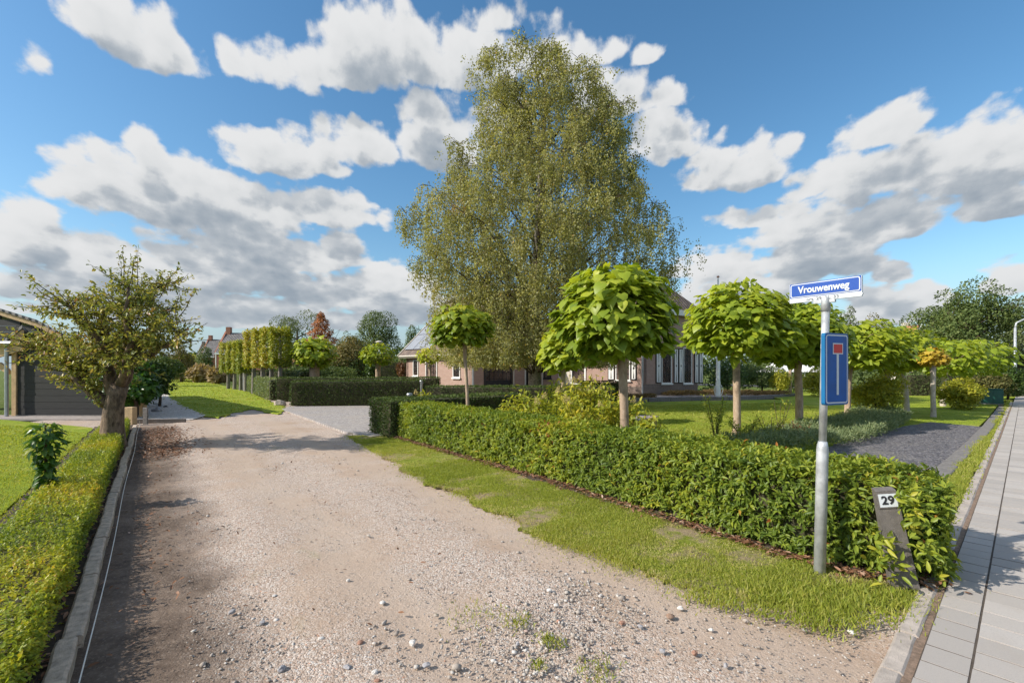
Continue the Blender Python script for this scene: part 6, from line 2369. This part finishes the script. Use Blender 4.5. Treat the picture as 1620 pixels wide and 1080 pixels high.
# builder's line along the kerb
ln = thing('string_line', kp(0, .06), 'white builder line stretched along the left kerb', 'string')
m = MB(); pts = [kp(s_, .045 + .01 * math.sin(s_), .075 - .015 * math.sin((s_ + 2) / 16 * math.pi)) for s_ in np.linspace(-2.5, 13.3, 40)]
m.tube(pts, [.0035] * 40, 5, False); m.build('cord', STRING, ln)
m = MB(); m.cyl(kp(13.35, .04, -.1), kp(13.35, .04, .16), .009, n=6); m.build('peg', STEEL, ln)

# timber edge and post at the end of the kerb
eb = thing('timber_edging', gp(250, 668), 'dark weathered board lying across the end of the kerb', 'board')
a, b = gp(213, 669), gp(293, 668)
m = MB(); m.box(0, (b - a).length, 0, .05, -.05, .11, frame(a, b - a)); m.build('plank', plain('weathered_board', (.10, .085, .075), .85, var=.3, scale=10, bump=.4), eb)
m = MB(); m.box(0, (b - a).length * .62, .052, .35, -.02, .09, frame(a, b - a)); m.build('flat_stone', TERRACE, eb)
pp = gp(206, 672)
pt = thing('timber_post', pp, 'short pale timber post at the far end of the low hedge', 'post')
m = MB(); m.box(pp.x - .13, pp.x + .10, pp.y - .05, pp.y + .12, -.1, .52, None, .01); m.build('post_body', WOOD, pt)
m = MB(); m.box(pp.x + .12, pp.x + .24, pp.y + .3, pp.y + .36, -.1, .48, None, .01); m.build('side_board', CONC_D, pt)
for px, py, h, lab in ((232, 648, .5, 'white garden stake before the dark bush'), (262, 609, 1.0, 'white stake at the start of the grassy track')):
    q = gp(px, py)
    t = thing('garden_stake', q, lab, 'stake')
    MB().cyl(q - Z * .1, q + Z * h, .03, n=6).build('rod', WHITE, t)
    m = MB(); m.lathe(q + Z * h, [(.035, 0), (.04, .02), (.01, .04)], 8); m.build('cap', WHITE, t)

# flagpole
fb = gp(1136, 632)
fp = thing('flagpole', fb, 'white flagpole on the lawn before the farmhouse', 'flagpole')
m = MB(); m.lathe(fb, [(.17, -.05), (.17, .12), (.13, .16), (.12, .95), (.105, 1.0), (.10, 2.4), (.05, 2.5), (.045, 6.5), (.03, 6.55)], 14); m.build('mast', WHITE, fp, smooth=True)
m = MB(); m.lathe(fb + Z * 6.55, [(.02, 0), (.07, .03), (.07, .09), (.02, .12)], 10); m.build('finial', plain('brass_cap', (.32, .16, .12), .4, .3), fp)
m = MB(); m.tube([fb + Vector((-.20, -.1, .75)), fb + Vector((-.26, -.1, .5)), fb + Vector((-.2, -.1, .28)), fb + Vector((-.1, -.12, .22)), fb + Vector((.12, -.14, .26)), fb + Vector((.2, -.12, .5)), fb + Vector((.12, -.1, .8))], [.02] * 7, 6, False); m.build('halyard', WHITE, fp)

# street lamp at the far end of the pavement
lb = gp(1606, 626)
lamp = thing('street_lamp', lb, 'pale street lamp with curved arm at the end of the pavement', 'street lamp')
m = MB(); m.lathe(lb, [(.11, -.1), (.11, 1.2), (.075, 1.3), (.06, 4.2)], 12); m.build('pole', GALV, lamp, smooth=True)
m = MB(); m.tube([lb + Z * 4.15, lb + Z * 4.5 + Vector((.08, 0, 0)), lb + Z * 4.72 + Vector((.45, -.1, 0)), lb + Z * 4.85 + Vector((1.1, -.2, 0))], [.055, .05, .045, .04], 8); m.build('arm', GALV, lamp, smooth=True)
m = MB(); m.tube([lb + Z * 4.84 + Vector((1.05, -.2, 0)), lb + Z * 4.86 + Vector((1.25, -.24, 0)), lb + Z * 4.86 + Vector((1.75, -.3, 0))], [.04, .1, .06], 8); m.build('lamp_head', ZINC, lamp)

# park lantern beyond the yew garden
pl = Vector(((600 - 810) / 720 * 44, 44, 0))
pk = thing('park_lantern', pl, 'park lantern with pale saucer top above the bright catalpa', 'lantern')
m = MB(); m.cyl(pl, pl + Z * 4.0, .07, .05); m.build('pole', GALV, pk)
m = MB(); m.lathe(pl + Z * 3.95, [(.07, 0), (.20, .28), (.36, .32), (.32, .40), (.10, .47)], 16); m.build('lamp_shade', CREAM, pk, smooth=True)

# green utility cabinet
gb = gp(1571, 640)
cb = thing('utility_cabinet', gb, 'dark green utility cabinet at the end of the grass strip', 'cabinet')
Mx = frame(gb - SV * .0, Vector((.93, -.3, 0)))
m = MB(); m.box(-.38, .38, 0, .38, .06, .70, Mx, .012); m.build('cabinet_body', GREENBOX, cb)
m = MB(); m.box(-.41, .41, -.03, .41, .702, .74, Mx, .01); m.build('lid', GREENBOX, cb)
m = MB()
for x in (-.36, .005): m.box(x, x + .355, -.012, -.001, .10, .68, Mx)
m.build('door', GREENBOX, cb)
m = MB(); m.box(-.39, .39, -.005, .385, -.05, .058, Mx); m.build('plinth', CONC_D, cb)

# planters and picket gate by the farmhouse
for px, py, w_, lab in ((696, 614, 17, 'grey tapered planter with grasses before the shaded wall'), (751, 614, 10, 'smaller planter with a tall shrub right of the picket gate')):
    q = gp(px, py)
    t = thing('planter', q, lab, 'planter')
    r = w_ * q.y / 720 / 2
    top = .95 if w_ > 12 else .8
    m = MB()
    vs = [(-r * .75, -r * .75, 0), (r * .75, -r * .75, 0), (r * .75, r * .75, 0), (-r * .75, r * .75, 0), (-r, -r, top * .62), (r, -r, top * .62), (r, r, top * .62), (-r, r, top * .62)]
    m.add([Vector(v) + q for v in vs], [(0, 3, 2, 1), (4, 5, 6, 7), (0, 1, 5, 4), (1, 2, 6, 5), (2, 3, 7, 6), (3, 0, 4, 7)])
    m.build('pot', POTM, t)
    n = 700
    hh2 = .35 if w_ > 12 else 1.0
    P, o_, _ = lump_leaves(n, (q.x, q.y, top * .62 + hh2 * .5), r * 1.25, r * 1.25, hh2 * .6, 16, .5)
    leafy('plant', FARGREEN if w_ > 12 else SHRUB, t, P, o_, .1, .06, T_OVAL, .2)
gq = gp(729, 613)
gt = thing('picket_gate', gq, 'little weathered picket gate beside the yew hedge', 'gate')
m = MB(); m.box(-.75, .75, .03, .07, .28, .36, frame(gq, (1, -.2, 0))); m.box(-.75, .75, .03, .07, .66, .74, frame(gq, (1, -.2, 0))); m.build('rail', WOOD, gt)
for i in range(6):
    m = MB(); x = -.68 + i * .27
    m.box(x - .06, x + .06, 0, .028, .05, .95 + .05 * (i % 2), frame(gq, (1, -.2, 0))); m.build('picket', WOOD, gt)

# steel garden light in the yew corner, and hedge end posts
for X, Y, h, lab in ((-2.72, 12.1, .98, 'steel bollard light rising between the yew and laurel hedges'), (-4.02, 20.2, 1.14, 'steel bollard at the right end of the long yew hedge')):
    t = thing('garden_light', (X, Y, 0), lab, 'lamp')
    m = MB(); m.cyl((X, Y, 0), (X, Y, h - .13), .06, n=14); m.build('post_body', STEEL, t, smooth=False)
    m = MB(); m.lathe((X, Y, h - .13), [(.06, 0), (.085, .01), (.085, .1), (.07, .13), (.02, .14)], 16); m.build('lamp_head', STEEL, t)
q = gp(384, 617)
t = thing('gate_post', q, 'white gate post in the gap of the pale hedges', 'post')
m = MB(); m.box(q.x - .16, q.x + .16, q.y - .16, q.y + .16, -.1, 1.45, None, .02); m.build('post_body', WHITE, t)
m = MB(); m.box(q.x - .19, q.x + .19, q.y - .19, q.y + .19, 1.452, 1.52, None, .02); m.build('cap', WHITE, t)

# stakes that hold young trees beyond the lawn
for px, py, h, lab in ((1250, 622, 1.7, 'pale tree stake on the far lawn left of the dark catalpa trunk'),):
    q = gp(px, py)
    t = thing('tree_stake', q, lab, 'stake')
    m = MB(); m.cyl(q, q + Z * h, .11, .09, 8); m.build('rod', BARK_CAT, t)
    m = MB(); m.lathe(q + Z * h, [(.09, 0), (.07, .04)], 8); m.build('cap', BARK_CAT, t)
